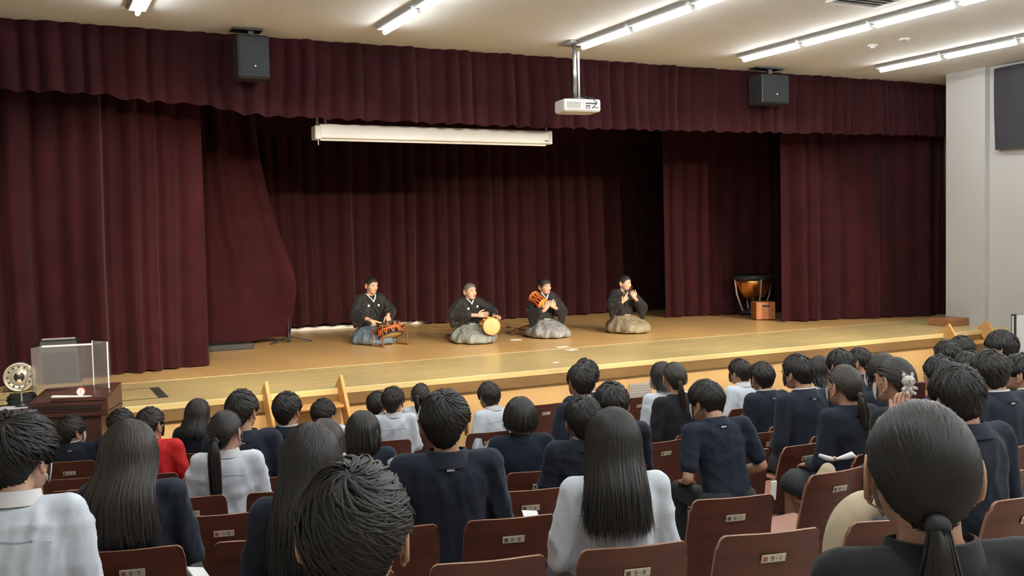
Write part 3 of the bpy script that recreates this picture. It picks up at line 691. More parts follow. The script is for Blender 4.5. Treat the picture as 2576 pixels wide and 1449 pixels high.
def cloth_bundle(name, pts, rad, label, seed, flat=.9, amp=.009):
    P = [at_depth(*p) for p in pts]; m = MB(); m.chain(P, rad, n=20, flat=flat, ref=CM[2])
    V, F, mi = m.arrays(); rs = np.random.RandomState(seed); c = V.mean(0); k = rs.uniform(20, 60, (5, 3)); ph = rs.uniform(0, 6, 5)
    d = sum(np.sin(V @ k[i]+ph[i]) for i in range(5))/2.2
    V = V+((V-c)/(np.linalg.norm(V-c, axis=1, keepdims=True)+1e-6))*d[:, None]*amp
    o = link(name, mk(V, F, True, [BEIGE], mi)); md = o.modifiers.new('sub', 'SUBSURF'); md.levels = 1; md.render_levels = 2
    tag(o, label, 'cloth'); return o
cloth_bundle('beige_cloth', [(2230, 1262, 3.42), (2170, 1268, 3.4), (2132, 1300, 3.38), (2118, 1360, 3.36), (2112, 1420, 3.34), (2122, 1490, 3.32)], [.04, .055, .064, .062, .055, .045], 'crumpled beige cloth between two chairs in the foreground', 3)
cloth_bundle('beige_cloth', [(2082, 1186, 4.66), (2078, 1205, 4.66), (2075, 1240, 4.66), (2082, 1270, 4.66)], [.04, .058, .054, .03], 'narrow fold of beige cloth hanging at the side of a chair', 5, amp=.003)
p = at_depth(1945, 1234, 4.35); o = MB().box((0, 0, 0), (.032, .008, .085)).obj('white_booklet', PAPER, loc=p, rot=(.1, 0, .1)); tag(o, 'white booklet standing upright behind an empty chair', 'booklet')
p = at_depth(498, 1440, 3.42); o = MB().box((0, 0, 0), (.07, .05, .006)).obj('crumpled_paper', PAPER, loc=p, rot=(.5, .3, .5)); tag(o, 'white paper beside the long haired girl at the left', 'paper')

# ------------------------------------------------------------------ people
PEND = []
def remesh_later(o, mb, voxel, mats, extra=None, fold=0.0, seed=0, smooth=2):
    me = mb.mesh(mats[0], smooth=True); o.data = me
    PEND.append((o, voxel, mats, extra, fold, seed, smooth))
def flush():
    for o, vx, *_r in PEND:
        m = o.modifiers.new('r', 'REMESH'); m.mode = 'VOXEL'; m.voxel_size = vx; m.use_smooth_shade = True
        if _r[4]: s = o.modifiers.new('s', 'SMOOTH'); s.iterations = _r[4]; s.factor = .5
    dg = bpy.context.evaluated_depsgraph_get(); res = []
    for o, *_r in PEND: res.append(bpy.data.meshes.new_from_object(o.evaluated_get(dg)))
    for (o, vx, mats, extra, fold, seed, sm), me in zip(PEND, res):
        n = len(me.vertices); V = np.empty(n*3, np.float32); me.vertices.foreach_get('co', V); V = V.reshape(-1, 3).astype(float)
        N = np.empty(n*3, np.float32); me.vertices.foreach_get('normal', N); N = N.reshape(-1, 3)
        lt = np.empty(len(me.polygons), np.int32); me.polygons.foreach_get('loop_total', lt)
        li = np.empty(len(me.loops), np.int32); me.loops.foreach_get('vertex_index', li)
        st = np.concatenate([[0], np.cumsum(lt)[:-1]])
        F = []
        for k in np.unique(lt): ii = st[lt == k]; F.append(np.stack([li[ii+q] for q in range(k)], 1))
        if fold:
            rs = np.random.RandomState(seed); d = np.zeros(n)
            for q in range(7):
                kv = rs.normal(size=3); kv[2] *= .55; kv = kv/np.linalg.norm(kv)*rs.uniform(14, 52)
                wob = 1.2*np.sin(V @ (rs.normal(size=3)*9)+rs.uniform(0, 6))
                w = np.sin(V @ kv+wob+rs.uniform(0, 6)); d += ((1-np.abs(w))**2*2.2-.7)*rs.uniform(.4, 1)*(.35+.65*np.clip(np.sin(V @ (rs.normal(size=3)*6)+rs.uniform(0, 6))+.4, 0, 1))
            d *= np.clip((V[:, 2].max()-V[:, 2])/.08, 0, 1)
            V = V+N*(d*fold/3.0)[:, None]
        mi = [np.zeros(sum(len(f) for f in F), int)]
        if extra is not None and len(extra.v):
            eV, eF, em = extra.arrays(); V = np.concatenate([V, eV]); F = F+[f+n for f in eF]; mi.append(em)
        old = o.data; o.modifiers.clear(); o.data = mk(V, F, True, mats, np.concatenate(mi)); o.data.name = o.name
        bpy.data.meshes.remove(old); bpy.data.meshes.remove(me)
    PEND.clear()

HEAD_RINGS = [(-.116, .062, .020, .022), (-.108, .056, .036, .038), (-.09, .045, .050, .055), (-.06, .028, .062, .072), (-.025, .016, .070, .086),
              (.015, .006, .0755, .094), (.05, .0, .0755, .094), (.08, -.004, .066, .082), (.10, -.006, .048, .060), (.113, -.008, .022, .030)]
def head_prims(mb, T, k, n=18):
    R = []
    for z, yc, rx, ry in HEAD_RINGS:
        R.append([T((rx*math.cos(a)*k, (yc+ry*math.sin(a))*k, z*k)) for a in np.linspace(0, 2*math.pi, n, endpoint=False)])
    mb.rings(R)
    mb.chain([T((0, .095*k, .022*k)), T((0, .112*k, -.012*k)), T((0, .117*k, -.028*k))], [.009*k, .011*k, .014*k], n=8)   # nose
    for s in (-1, 1):
        mb.ell(T((s*.012*k, .108*k, -.032*k)), (.010*k, .010*k, .008*k), n=8, m=6)
        mb.ell(T((s*.032*k, .086*k, .030*k)), (.022*k, .012*k, .010*k), n=8, m=6)      # brow
        mb.ell(T((s*.042*k, .074*k, -.025*k)), (.022*k, .018*k, .020*k), n=8, m=6)     # cheek
    mb.ell(T((0, .094*k, -.062*k)), (.024*k, .012*k, .014*k), n=10, m=6)
    mb.ell(T((0, .082*k, -.10*k)), (.020*k, .016*k, .014*k), n=8, m=6)
def head_extra(ex, T, Rm, k, mouth='closed', eyes=True):
    for s in (-1, 1):
        # ear: helix rim, bowl and lobe
        c = np.array([s*.079, -.008, -.010])*k; e_ = 1.22
        pts = []
        for a in np.linspace(-2.0, 1.9, 9):
            pts.append(T(c+np.array([s*(.008+.004*math.cos(a)), -.016*math.cos(a)*.9-.003, .030*math.sin(a)+.004])*k*e_))
        pts.append(T(c+np.array([s*.006, .006, .012])*k*e_))
        ex.cur = 0; ex.chain(pts, [.0055*k, .006*k, .006*k, .0055*k, .0055*k, .0055*k, .005*k, .0045*k, .004*k, .003*k], n=6)
        ex.ell(T(c+np.array([s*.004, -.004, .0])*k), (.006*k, .018*k, .032*k), Rm, n=8, m=6)
        ex.ell(T(c+np.array([s*.005, .002, -.034])*k), (.006*k, .009*k, .012*k), Rm, n=8, m=6)
        if eyes:
            ex.cur = 1
            ex.ell(T(np.array([s*.032, .0925, .004])*k), (.013*k, .006*k, .0042*k), Rm, n=8, m=6)
            ex.chain([T(np.array([s*.014, .103, .026])*k), T(np.array([s*.032, .101, .031])*k), T(np.array([s*.050, .088, .026])*k)], [.0028*k, .0032*k, .002*k], n=5)
    ex.cur = 2
    if mouth == 'open': ex.ell(T(np.array([0, .102, -.066])*k), (.015*k, .010*k, .017*k), Rm, n=10, m=6)
    else: ex.ell(T(np.array([0, .1025, -.062])*k), (.021*k, .0055*k, .006*k), Rm, n=10, m=6)
    ex.cur = 0

def hand(ex, wrist, d, pn, side, k=1.0, curl=.5, thumb=.8):
    """palm and five fingers; d points along the hand, pn out of the palm, side +1 if the thumb leaves on the d x pn side"""
    d = unit(d); pn = unit(np.asarray(pn, float)-d*(d @ np.asarray(pn, float))); r = np.cross(d, pn)*side; w = np.asarray(wrist, float)
    R = []
    for t, hw, th in ((0, .024, .018), (.03, .034, .017), (.06, .040, .016), (.085, .040, .012)):
        R.append([w+d*t*k+r*hw*k*math.cos(a)+pn*th*k*math.sin(a) for a in np.linspace(0, 2*math.pi, 10, endpoint=False)])
    ex.rings(R)
    for off, L in ((.028, .072), (.009, .080), (-.010, .074), (-.029, .058)):
        p = w+d*.082*k+r*off*k; dd = d.copy(); pts = [p]; a = 0
        for j, f in enumerate((.45, .32, .23)):
            a += curl*(.75 if j == 0 else .85); dd = d*math.cos(a)+pn*math.sin(a); p = p+dd*L*f*k; pts.append(p)
        ex.chain(pts, [.0088*k, .0082*k, .0076*k, .0062*k], n=7)
    p = w+d*.025*k+r*.030*k; t1 = unit(d*.62+r*.75*thumb+pn*.25); t2 = unit(d*.85+r*.3*thumb+pn*.35)
    ex.chain([p, p+t1*.035*k, p+t1*.035*k+t2*.03*k, p+t1*.035*k+t2*.055*k], [.011*k, .0105*k, .0092*k, .007*k], n=7)

def torso_rings(mb, U, infl, rings, n=22, pw=2.5):
    R = []
    for z, yc, rx, ry in rings:
        rr = []
        for a in np.linspace(0, 2*math.pi, n, endpoint=False):
            c, s = math.cos(a), math.sin(a)
            rr.append(U((math.copysign(abs(c)**(2/pw), c)*(rx+infl), yc+math.copysign(abs(s)**(2/pw), s)*(ry+infl), z)))
        R.append(rr)
    mb.rings(R)

# --- hair -----------------------------------------------------------------
SK = np.array([.0775, .0975, .108]); SKC = np.array([0, -.004, .004])
def locks_mesh(P, Nn, w, th=.26, taper=None):
    N_, K, _ = P.shape
    T_ = np.gradient(P, axis=1); T_ /= np.linalg.norm(T_, axis=2, keepdims=True)+1e-9
    S_ = np.cross(T_, Nn); S_ /= np.linalg.norm(S_, axis=2, keepdims=True)+1e-9
    t = np.linspace(0, 1, K) if taper is None else taper
    prof = np.interp(t, [0, .15, .6, 1], [.55, 1, .85, .06]) if taper is None else taper
    ww = w[:, None]*prof[None, :]
    A = P-S_*ww[..., None]/2; B = P+Nn*(ww*th)[..., None]; C_ = P+S_*ww[..., None]/2
    V = np.stack([A, B, C_], 2).reshape(-1, 3)
    i = np.arange(N_)[:, None]*K*3+np.arange(K-1)[None, :]*3; i = i.ravel()
    F = np.concatenate([np.stack([i, i+3, i+4, i+1], 1), np.stack([i+1, i+4, i+5, i+2], 1)])
    return V, F
def hairline(az, style):
    a = np.abs(az)
    if style == 'short': return np.interp(a, [0, .55, .95, 1.3, 1.57, 1.85, 2.15, 2.6, 3.2], [-.088, -.080, -.038, .004, .012, -.018, .025, .045, .050])
    if style == 'crop': return np.interp(a, [0, .55, .95, 1.3, 1.57, 1.85, 2.15, 2.6, 3.2], [-.080, -.07, -.03, .010, .018, .0, .045, .066, .070])
    if style == 'mop': return np.interp(a, [0, .55, .95, 1.3, 1.57, 1.85, 2.15, 2.6, 3.2], [-.100, -.092, -.055, -.010, .0, -.03, .0, .02, .02])
    if style == 'tied': return np.interp(a, [0, .6, .95, 1.3, 1.57, 1.85, 2.3, 3.2], [-.086, -.070, -.020, .018, .030, .030, .050, .062])
    return np.interp(a, [0, .7, 1.3, 1.57, 1.9, 2.4, 3.2], [-.085, -.07, -.01, .0, -.03, .03, .05])
def surf(D, off): return SKC+D*(SK+np.asarray(off)[..., None] if np.ndim(off) else SK+off)
def cap(style, h, nu=40, nv=12):
    az = np.linspace(-math.pi, math.pi, nu, endpoint=False); V = []
    hl = hairline(az, style)
    cz = np.clip((hl-SKC[2])/(SK[2]+h), -.98, .98); te = np.arccos(cz)
    for j in range(nv+1):
        t = min(j/(nv-1), 1.0); th = .03+(te-.03)*t; o = h if j < nv-1 else h*.6
        if j == nv: o = -.012
        D = np.stack([np.sin(th)*np.sin(az), -np.sin(th)*np.cos(az), np.cos(th)], 1); V.append(surf(D, o))
    V = np.concatenate(V); idx = np.arange((nv+1)*nu).reshape(nv+1, nu); nx_ = np.roll(idx, -1, 1)
    F = np.stack([idx[:-1], idx[1:], nx_[1:], nx_[:-1]], -1).reshape(-1, 4)
    return V, F
def rot_dirs(D, a): c, s = math.cos(a), math.sin(a); return np.stack([D[..., 0], D[..., 1]*c-D[..., 2]*s, D[..., 1]*s+D[..., 2]*c], -1)
def hair_short(rs, style, n, wd, h, lift, length, swirl):
    V0, F0 = cap(style, h*.75)
    K = 6; th0 = np.arccos(rs.uniform(-.93, 1, n*3)); az0 = rs.uniform(-math.pi, math.pi, n*3)
    tilt = .42
    D0 = rot_dirs(np.stack([np.sin(th0)*np.sin(az0), -np.sin(th0)*np.cos(az0), np.cos(th0)], -1), tilt)
    P0 = surf(D0, h); azh = np.arctan2(D0[:, 0], -D0[:, 1]); ok = P0[:, 2] > hairline(azh, style)+.012
    th0, az0 = th0[ok][:n], az0[ok][:n]; m = len(th0)
    L = length*rs.uniform(.7, 1.3, m)/.1; t = np.linspace(0, 1, K)
    th = th0[:, None]+L[:, None]*t; az = az0[:, None]+swirl*t[None]*rs.uniform(.3, 1.5, m)[:, None]+rs.normal(0, .12, m)[:, None]*t
    D = rot_dirs(np.stack([np.sin(th)*np.sin(az), -np.sin(th)*np.cos(az), np.cos(th)], -1), tilt)
    nape = np.clip((D[..., 2]+.35)/.5, .15, 1)
    off = h*(.62+.38*rs.uniform(.6, 1.4, m))[:, None]*(.55+.45*nape)+lift*np.sin(t*2.2)[None]*rs.uniform(0, 1, m)[:, None]*nape+rs.normal(0, .0022, m)[:, None]
    P = surf(D, off); az_ = np.arctan2(D[..., 0], -D[..., 1]); low = P[..., 2] < hairline(az_, style)-np.where(np.abs(az_) < .9, .012, .002)
    P = np.where(low[..., None], surf(D, -.012), P); N = D/np.array([1, 1.2, 1.2]); N /= np.linalg.norm(N, axis=2, keepdims=True)
    V1, F1 = locks_mesh(P, N, wd*rs.uniform(.6, 1.4, m))
    return np.concatenate([V0, V1]), np.concatenate([F0, F1+len(V0)])
def env(az, s, h, L, flare, back):
    """path over the skull then hanging down: az, s arrays -> points; s in metres of path"""
    arc = .155                                                      # length over skull to the widest line
    th = np.clip(s/arc, 0, 1)*math.pi*.53
    D = np.stack([np.sin(th)*np.sin(az), -np.sin(th)*np.cos(az), np.cos(th)], -1)
    P = SKC+D*(SK+h)
    drop = np.clip(s-arc, 0, None)
    P[..., 2] -= drop
    k = drop/.3
    P[..., 0] *= (1+flare*k)
    sm = np.clip(drop/.14, 0, 1); sm = sm*sm*(3-2*sm); P[..., 1] -= sm*back*.95+np.clip(k-.45, 0, 2)*.02
    P[..., 1] -= .03*np.clip(np.abs(az)-1.0, 0, 2)*np.minimum(k*2, 1)
    return P
def hair_long(rs, n, wd, h, L, flare, back, azmax, fringe, ragged, curl=0.0):
    K = 10; tot = .15+L; Vs = []; Fs = []; base = 0
    def put(V, F):
        nonlocal base
        Vs.append(V); Fs.append(F+base); base += len(V)
    put(*cap('girl', h*.7))
    # inner sheet
    nu = 36; az = np.linspace(-azmax, azmax, nu); s = np.linspace(.01, tot*.93, 16)
    G = env(az[None, :].repeat(16, 0), s[:, None].repeat(nu, 1), h*.55, L, flare, back).reshape(-1, 3)
    idx = np.arange(16*nu).reshape(16, nu); put(G, np.stack([idx[:-1, :-1], idx[1:, :-1], idx[1:, 1:], idx[:-1, 1:]], -1).reshape(-1, 4))
    m = n; a0 = np.sign(rs.uniform(-1, 1, m))*azmax*rs.uniform(0, 1, m)**.9
    part = rs.uniform(.004, .07, m)
    s1 = tot*(1-ragged*rs.uniform(0, 1, m)**2); t = np.linspace(0, 1, K)
    ss = part[:, None]+(s1-part)[:, None]*t
    aa = a0[:, None]*(1+.04*np.sin(t*5+rs.uniform(0, 6, m)[:, None]))+rs.normal(0, .05, m)[:, None]*t
    hh = (h*rs.uniform(.75, 1.15, m))[:, None, None]*np.ones((m, K, 1))
    P = env(aa, ss, hh, L, flare, back)
    P += rs.normal(0, .004, (m, 1, 3))*t[None, :, None]**2*3
    if curl: P[..., :2] *= 1-curl*np.clip((t-.75)/.25, 0, 1)[None, :, None]**2*.45
    C0 = np.array([0, .0, 0]); N = P-C0; N[..., 2] *= np.clip(1-(t*1.6), 0, 1)[None]; N /= np.linalg.norm(N, axis=2, keepdims=True)+1e-9
    put(*locks_mesh(P, N, wd*rs.uniform(.7, 1.4, m)))
    # fringe and sides towards the face
    q = max(40, n//5); a1 = np.sign(rs.uniform(-1, 1, q))*rs.uniform(azmax*.95, math.pi, q); t = np.linspace(0, 1, 7)
    th = (rs.uniform(.1, .5, q)[:, None]*(1-t)+t*fringe*rs.uniform(.9, 1.1, q)[:, None])
    D = np.stack([np.sin(th)*np.sin(a1)[:, None], -np.sin(th)*np.cos(a1)[:, None], np.cos(th)], -1)
    put(*locks_mesh(surf(D, h*.9), D, wd*rs.uniform(.7, 1.3, q)))
    return np.concatenate(Vs), np.concatenate(Fs)
def hair_pony(rs, n, wd, h, L, tz, tailw, sway):
    Vs = []; Fs = []; base = 0
    def put(V, F):
        nonlocal base
        Vs.append(V); Fs.append(F+base); base += len(V)
    put(*cap('tied', h*.75))
    td = unit((0, -1, tz)); K = 9; t = np.linspace(0, 1, K)
    az = rs.uniform(-math.pi, math.pi, n*2); z = hairline(az, 'tied'); u = rs.uniform(0, 1, n*2)**1.3
    th = np.arccos(np.clip((z-SKC[2])/(SK[2]+h), -.98, .98)); th = th*(1-u)+.05*u*th
    D0 = np.stack([np.sin(th)*np.sin(az), -np.sin(th)*np.cos(az), np.cos(th)], -1)[:n]
    ang = np.arccos(np.clip(D0 @ td, -1, 1)); sn = np.sin(ang)+1e-6
    D = (np.sin((1-t)[None]*ang[:, None])/sn[:, None])[..., None]*D0[:, None]+(np.sin(t[None]*ang[:, None])/sn[:, None])[..., None]*td
    off = h*rs.uniform(.8, 1.15, n)[:, None]+.004*np.sin(t*math.pi)[None]
    prof = np.interp(t, [0, .2, .8, 1], [.5, 1, 1, .6])
    PP = surf(D, off); az_ = np.arctan2(D[..., 0], -D[..., 1]); near = np.linalg.norm(D-td, axis=2) < .45
    low = (PP[..., 2] < hairline(az_, 'tied')-.004) & ~near; PP = np.where(low[..., None], surf(D, -.02), PP)
    V, F = locks_mesh(PP, D, wd*rs.uniform(.7, 1.3, n), th=.3, taper=prof); put(V, F)
    T0 = SKC+td*(SK+h)
    m = max(60, n//3); K = 12; t = np.linspace(0, 1, K)
    cx = np.interp(t, [0, .15, .5, 1], [0, .0, sway*.5, sway]); cy = np.interp(t, [0, .08, .2, .6, 1], [0, -.032, -.038, -.03, -.02]); cz = np.interp(t, [0, .08, .2, 1], [0, -.005, -.05, -L])
    Cc = np.stack([cx, cy, cz], 1)+T0
    rr = np.interp(t, [0, .06, .3, .7, 1], [.6, .45, .95, .9, .28])*tailw
    a = rs.uniform(0, 2*math.pi, m); rad = np.sqrt(rs.uniform(.2, 1, m))
    O = np.stack([np.cos(a), np.sin(a)*.7, np.zeros(m)], 1)
    P = Cc[None]+O[:, None]*(rad[:, None]*rr[None])[..., None]+rs.normal(0, .003, (m, 1, 3))*t[None, :, None]
    P[..., 2] += (L*.12*rs.uniform(-1, .4, m))[:, None]*t[None]**3
    N = np.repeat(O[:, None], K, 1)+1e-4
    put(*locks_mesh(P, N, wd*1.2*rs.uniform(.7, 1.4, m)))
    # solid core of the tail
    nn = 10; R = np.array([[Cc[i]+np.array([math.cos(b)*rr[i]*.8, math.sin(b)*rr[i]*.55, 0]) for b in np.linspace(0, 2*math.pi, nn, endpoint=False)] for i in range(K)]).reshape(-1, 3)
    idx = np.arange(K*nn).reshape(K, nn); nx_ = np.roll(idx, -1, 1); put(R, np.stack([idx[:-1], nx_[:-1], nx_[1:], idx[1:]], -1).reshape(-1, 4))
    return np.concatenate(Vs), np.concatenate(Fs), T0
def make_hair(kind, rs, q, par):
    """q 0 far, 1 middle, 2 near"""
    n = [400, 900, 3000][q]; wd = [.013, .0092, .0048][q]
    if kind in ('short', 'crop', 'mop'):
        return hair_short(rs, kind, n, wd, par.get('h', .015), par.get('lift', .010), par.get('len', .055), par.get('swirl', .5))+(None,)
    if kind == 'bob': return hair_long(rs, int(n*.6), wd*1.1, .019, par.get('L', .13), .0, .02, 2.0, .95, .12, curl=.5)+(None,)
    if kind == 'long': return hair_long(rs, int(n*.58), wd*1.25, par.get('h', .019), par.get('L', .36), par.get('flare', .12), par.get('back', .07), 1.75, .95, par.get('rag', .3))+(None,)
    if kind == 'pony': return hair_pony(rs, int(n*.5), wd*1.2, .012, par.get('L', .30), par.get('tz', -.10), par.get('tw', .030), par.get('sway', 0))

def skull(yaw, pitch, roll, pivot, k):
    Rm = rotz(yaw) @ rotx(pitch) @ roty(roll)
    return Rm, (lambda p: np.asarray(pivot)+Rm @ (np.asarray(p, float)+np.array([0, 0, .0])*k))

def add_mask(person, T, k, material):
    nu, nv = 14, 7; V = []
    for j in range(nv):
        z = -.008-.092*j/(nv-1)
        ro = np.interp(z, [r[0] for r in HEAD_RINGS], range(len(HEAD_RINGS)))
        yc, rx, ry = [np.interp(z, [r[0] for r in HEAD_RINGS], [r[i] for r in HEAD_RINGS]) for i in (1, 2, 3)]
        for i in range(nu):
            a = math.radians(90-68+136*i/(nu-1)); bul = .010+.018*math.sin(math.pi*j/(nv-1))*math.exp(-((a-math.pi/2)/.5)**2)
            V.append(T(np.array([(rx+bul)*math.cos(a), yc+(ry+bul)*math.sin(a), z])*k))
    idx = np.arange(nu*nv).reshape(nv, nu); F = np.stack([idx[:-1, :-1], idx[:-1, 1:], idx[1:, 1:], idx[1:, :-1]], -1).reshape(-1, 4)
    o = link('face_mask', mk(V, F, True, [material]), person)
    for s in (-1, 1):
        for z0, z1 in ((-.016, .012), (-.085, -.036)):
            MB().chain([T(np.array([s*.050, .062, z0])*k), T(np.array([s*.080, .02, (z0+z1)/2])*k), T(np.array([s*.083, -.022, z1])*k)], [.0022]*3, n=5).obj('ear_loop', material, o, smooth=True)
def add_glasses(person, T, k, Rm):
    g = MB()
    for s in (-1, 1):
        pts = [T(np.array([s*.034+.021*math.cos(a), .104-.006*abs(math.cos(a)), .002+.015*math.sin(a)])*k) for a in np.linspace(0, 2*math.pi, 13)]
        g.chain(pts, [.002]*13, n=5, ends=False)
        g.chain([T(np.array([s*.056, .098, .006])*k), T(np.array([s*.082, .05, .006])*k), T(np.array([s*.085, -.02, .010])*k)], [.0028]*3, n=5)
    g.chain([T(np.array([-.012, .108, .004])*k), T(np.array([.012, .108, .004])*k)], [.002]*2, n=5)
    g.obj('glasses', DARKM, person, smooth=True)

TORSO = [(-.10, .0, .115, .085), (-.03, .0, .150, .105), (.06, -.002, .142, .098), (.16, .0, .130, .090), (.27, .0, .148, .098), (.35, -.006, .155, .098), (.41, -.012, .140, .082), (.455, -.012, .098, .062), (.485, -.008, .055, .048)]
COUNT = {}
def seated(head_xy, ztop, rz, look, label, hair='short', hcol=None, hpar=None, top='blazer', bottom='trousers', lean=.10, tilt=0.0, q=1, sw=.165,
           female=False, mask=None, glasses=False, armL='lap', armR='lap', pitch=0.0, roll=0.0, skin=None, tagmark=False, seed=1, noseat=False, seat=.405, side=0.0):
    rs = np.random.RandomState(seed); skin = skin or SKIN; hcol = hcol or HAIRB; hpar = hpar or {}
    x, y = head_xy; fwd = np.array([-math.sin(rz), math.cos(rz)]); rgt = np.array([math.cos(rz), math.sin(rz)])
    hipz = seat+.085; fz = floor_z(x, y)
    for it in range(3):
        hh = ztop-fz-hipz; ks = hh/(.752*math.cos(lean)*math.cos(tilt)); ks = min(max(ks, .80), 1.14)
        off = ks*(.735*math.sin(lean)+.02); sx = ks*.735*math.sin(tilt)
        ox, oy = np.array([x, y])-fwd*off-rgt*sx; fz = floor_z(ox, oy)
    hipz2 = ztop-fz-.752*ks*math.cos(lean)*math.cos(tilt)
    k = ks; hipz = hipz2
    LM = roty(tilt) @ rotx(-lean)
    def U(p):
        p = np.array(p, float); p[2] *= 1.065 if 0 < p[2] < .6 else 1
        return np.array([0, 0, hipz])+LM @ (p*k)
    hk = .5*k+.5*1.0; hk = max(.92, min(1.06, hk))
    hc = U((0, .022, .752))-np.array([0, 0, .121*hk])
    ang = math.atan2(-(look[0]-x), look[1]-y)-rz; ang = max(-1.15, min(1.15, ang))
    Rm, T0 = skull(ang, -pitch, roll, hc, hk)
    T = T0
    person = link('person', bpy.data.meshes.new('person'), loc=(ox, oy, fz)); person.rotation_euler = (0, 0, rz)
    tag(person, label, 'person', 'audience seated in the hall')
    S = {s: (s*sw, -.012, .425) for s in (-1, 1)}
    EW = {}
    for s, mode in ((1, armR), (-1, armL)):
        sh = U(S[s])
        if mode == 'lap': el = U((s*(sw+.055), .0, .17)); wr = np.array([s*.08, .27*k, hipz+.10])
        elif mode == 'side': el = U((s*(sw+.075), -.03, .17)); wr = np.array([s*.15, .22*k, hipz+.08])
        elif mode == 'phone': el = U((s*(sw+.03), .20, .26)); wr = U((s*.03, .31, .47))
        elif mode == 'cheek': el = U((s*(sw+.02), .24, .22)); wr = U((s*.10, .135, .50))
        elif mode == 'knee': el = np.array([s*.20, .26*k, hipz+.10]); wr = np.array([s*.02, .36*k, hipz+.22])
        EW[s] = (sh, el, wr)
    vox = [.021, .0155, .0115][q]; b = MB(); ex = MB()
    # body, one continuous surface
    torso_rings(b, U, -.012, TORSO)
    b.chain([U((0, -.012, .44)), U((0, .0, .53)), T((0, -.02*hk, -.03*hk))], [.054*k, .050*hk, .052*hk], n=14)
    head_prims(b, T, hk)
    gy = (floor_z(ox+fwd[0]*.45, oy+fwd[1]*.45)-fz)
    for s in (-1, 1):
        sh, el, wr = EW[s]
        b.chain([U((s*.06, -.012, .43)), sh], [.045*k, .045*k]); b.chain([sh, (sh+el)/2, el], [.044*k, .041*k, .036*k]); b.chain([el, el*.6+wr*.4, wr], [.037*k, .035*k, .026*k])
        hp = np.array([s*.085, .0, hipz-.01]); kn = np.array([s*.105, .40*k, hipz-.005]); an = np.array([s*.11, .40*k, gy+.075])
        b.chain([hp, (hp+kn)/2, kn], [.075*k, .066*k, .052*k]); b.chain([kn, kn*.55+an*.45, an], [.050*k, .046*k, .032*k]); b.chain([an, an+np.array([0, .10, -.035])], [.030, .024])
    head_extra(ex, T, Rm, hk, eyes=(q > 0 or mask is not None))
    for s in (-1, 1):
        sh, el, wr = EW[s]; d = wr-el
        md = armR if s > 0 else armL
        if md in ('lap', 'side'): hand(ex, wr, np.array([-s*.35, .9, -.25]), (0, 0, -1), s, k=.95, curl=.35)
        elif md == 'phone': hand(ex, wr, np.array([0, .15, 1]), (-s, .2, 0), -s, k=.95, curl=.6)
        elif md == 'cheek': hand(ex, wr, np.array([-s*.3, -.1, 1]), (-s*.4, -1, 0), s, k=.95, curl=.35)
        else: hand(ex, wr, np.array([-s*.2, .3, .9]), (-s*.5, -1, 0), s, k=.95, curl=.5)
    remesh_later(person, b, vox, [skin, EYE, LIP], ex, seed=seed)
    # clothes
    inf = {'blazer': .016, 'shirt': .012, 'polo': .011, 'red': .014, 'vest': .013, 'hood': .018, 'black': .012}[top]
    tm = {'blazer': NAVY, 'shirt': SHIRT, 'polo': NAVYB, 'red': REDC, 'vest': NAVYB, 'hood': NAVY, 'black': BLACKC}[top]
    c = MB(); rings = [(z, yc, rx, ry) for z, yc, rx, ry in TORSO[:-1]]
    rings[0] = (-.085, .0, .150, .105); rings[1] = (-.02, -.004, .156, .108); rings[2] = (.07, -.004, .150, .104); rings[3] = (.17, -.002, .142, .098)
    torso_rings(c, U, inf, rings)
    short = top in ('polo', 'red')
    for s in (-1, 1):
        sh, el, wr = EW[s]; r0 = .048*k+inf
        c.chain([U((s*.055, -.012, .428)), U((s*.11, -.014, .428)), sh], [.046*k+inf*.7, .047*k+inf*.7, r0])
        if short: e2 = sh*.25+el*.75; c.chain([sh, (sh+e2)/2, e2], [r0, .050*k+inf, .050*k+inf])
        elif top == 'vest':
            c.chain([sh, sh*.9+el*.1], [r0*.95, r0*.9])
        else:
            w2 = el*.12+wr*.88; c.chain([sh, (sh+el)/2, el], [r0, .045*k+inf, .042*k+inf]); c.chain([el, (el+w2)/2, w2], [.042*k+inf, .040*k+inf, .036*k+inf*.6])
    co_ = link({'blazer': 'blazer', 'shirt': 'shirt', 'polo': 'polo_shirt', 'red': 'red_top', 'vest': 'knit_vest', 'hood': 'hooded_jacket', 'black': 'black_top'}[top], bpy.data.meshes.new('cloth'), person)
    remesh_later(co_, c, [.021, .017, .012][q], [tm], None, fold={'shirt': .016, 'red': .014}.get(top, .009), seed=seed+7)
    if top == 'vest':
        c2 = MB()
        for s in (-1, 1):
            sh, el, wr = EW[s]; c2.chain([sh, (sh+el)/2, el], [.05*k+.008, .045*k+.008, .042*k+.008]); c2.chain([el, wr*.85+el*.15], [.042*k+.008, .034*k+.006])
        s2 = link('shirt_sleeves', bpy.data.meshes.new('cloth'), person); remesh_later(s2, c2, .018, [SHIRT], None, fold=.005, seed=seed+9)
    # collar
    def ringband(name, material, z0, z1, r0, r1, yo0, yo1, th, open_front=.5):
        nn = 22; V = []
        aa = np.linspace(math.pi/2+open_front, math.pi*2.5-open_front, nn)
        for (z, r, yo, e) in ((z0, r0, yo0, 0), (z1, r1, yo1, 0), (z1-.002, r1+th, yo1, 1), (z0-.006, r0+th*1.6, yo0, 1)):
            for a in aa: V.append(U((r*math.cos(a)*1.12, yo+r*math.sin(a), z-(.012 if False else 0)-.012*math.sin(a)*(1 if math.sin(a) > 0 else 0))))
        idx = np.arange(4*nn).reshape(4, nn); F = np.stack([idx[:-1, :-1], idx[:-1, 1:], idx[1:, 1:], idx[1:, :-1]], -1).reshape(-1, 4)
        return link(name, mk(V, F, True, [material]), person)
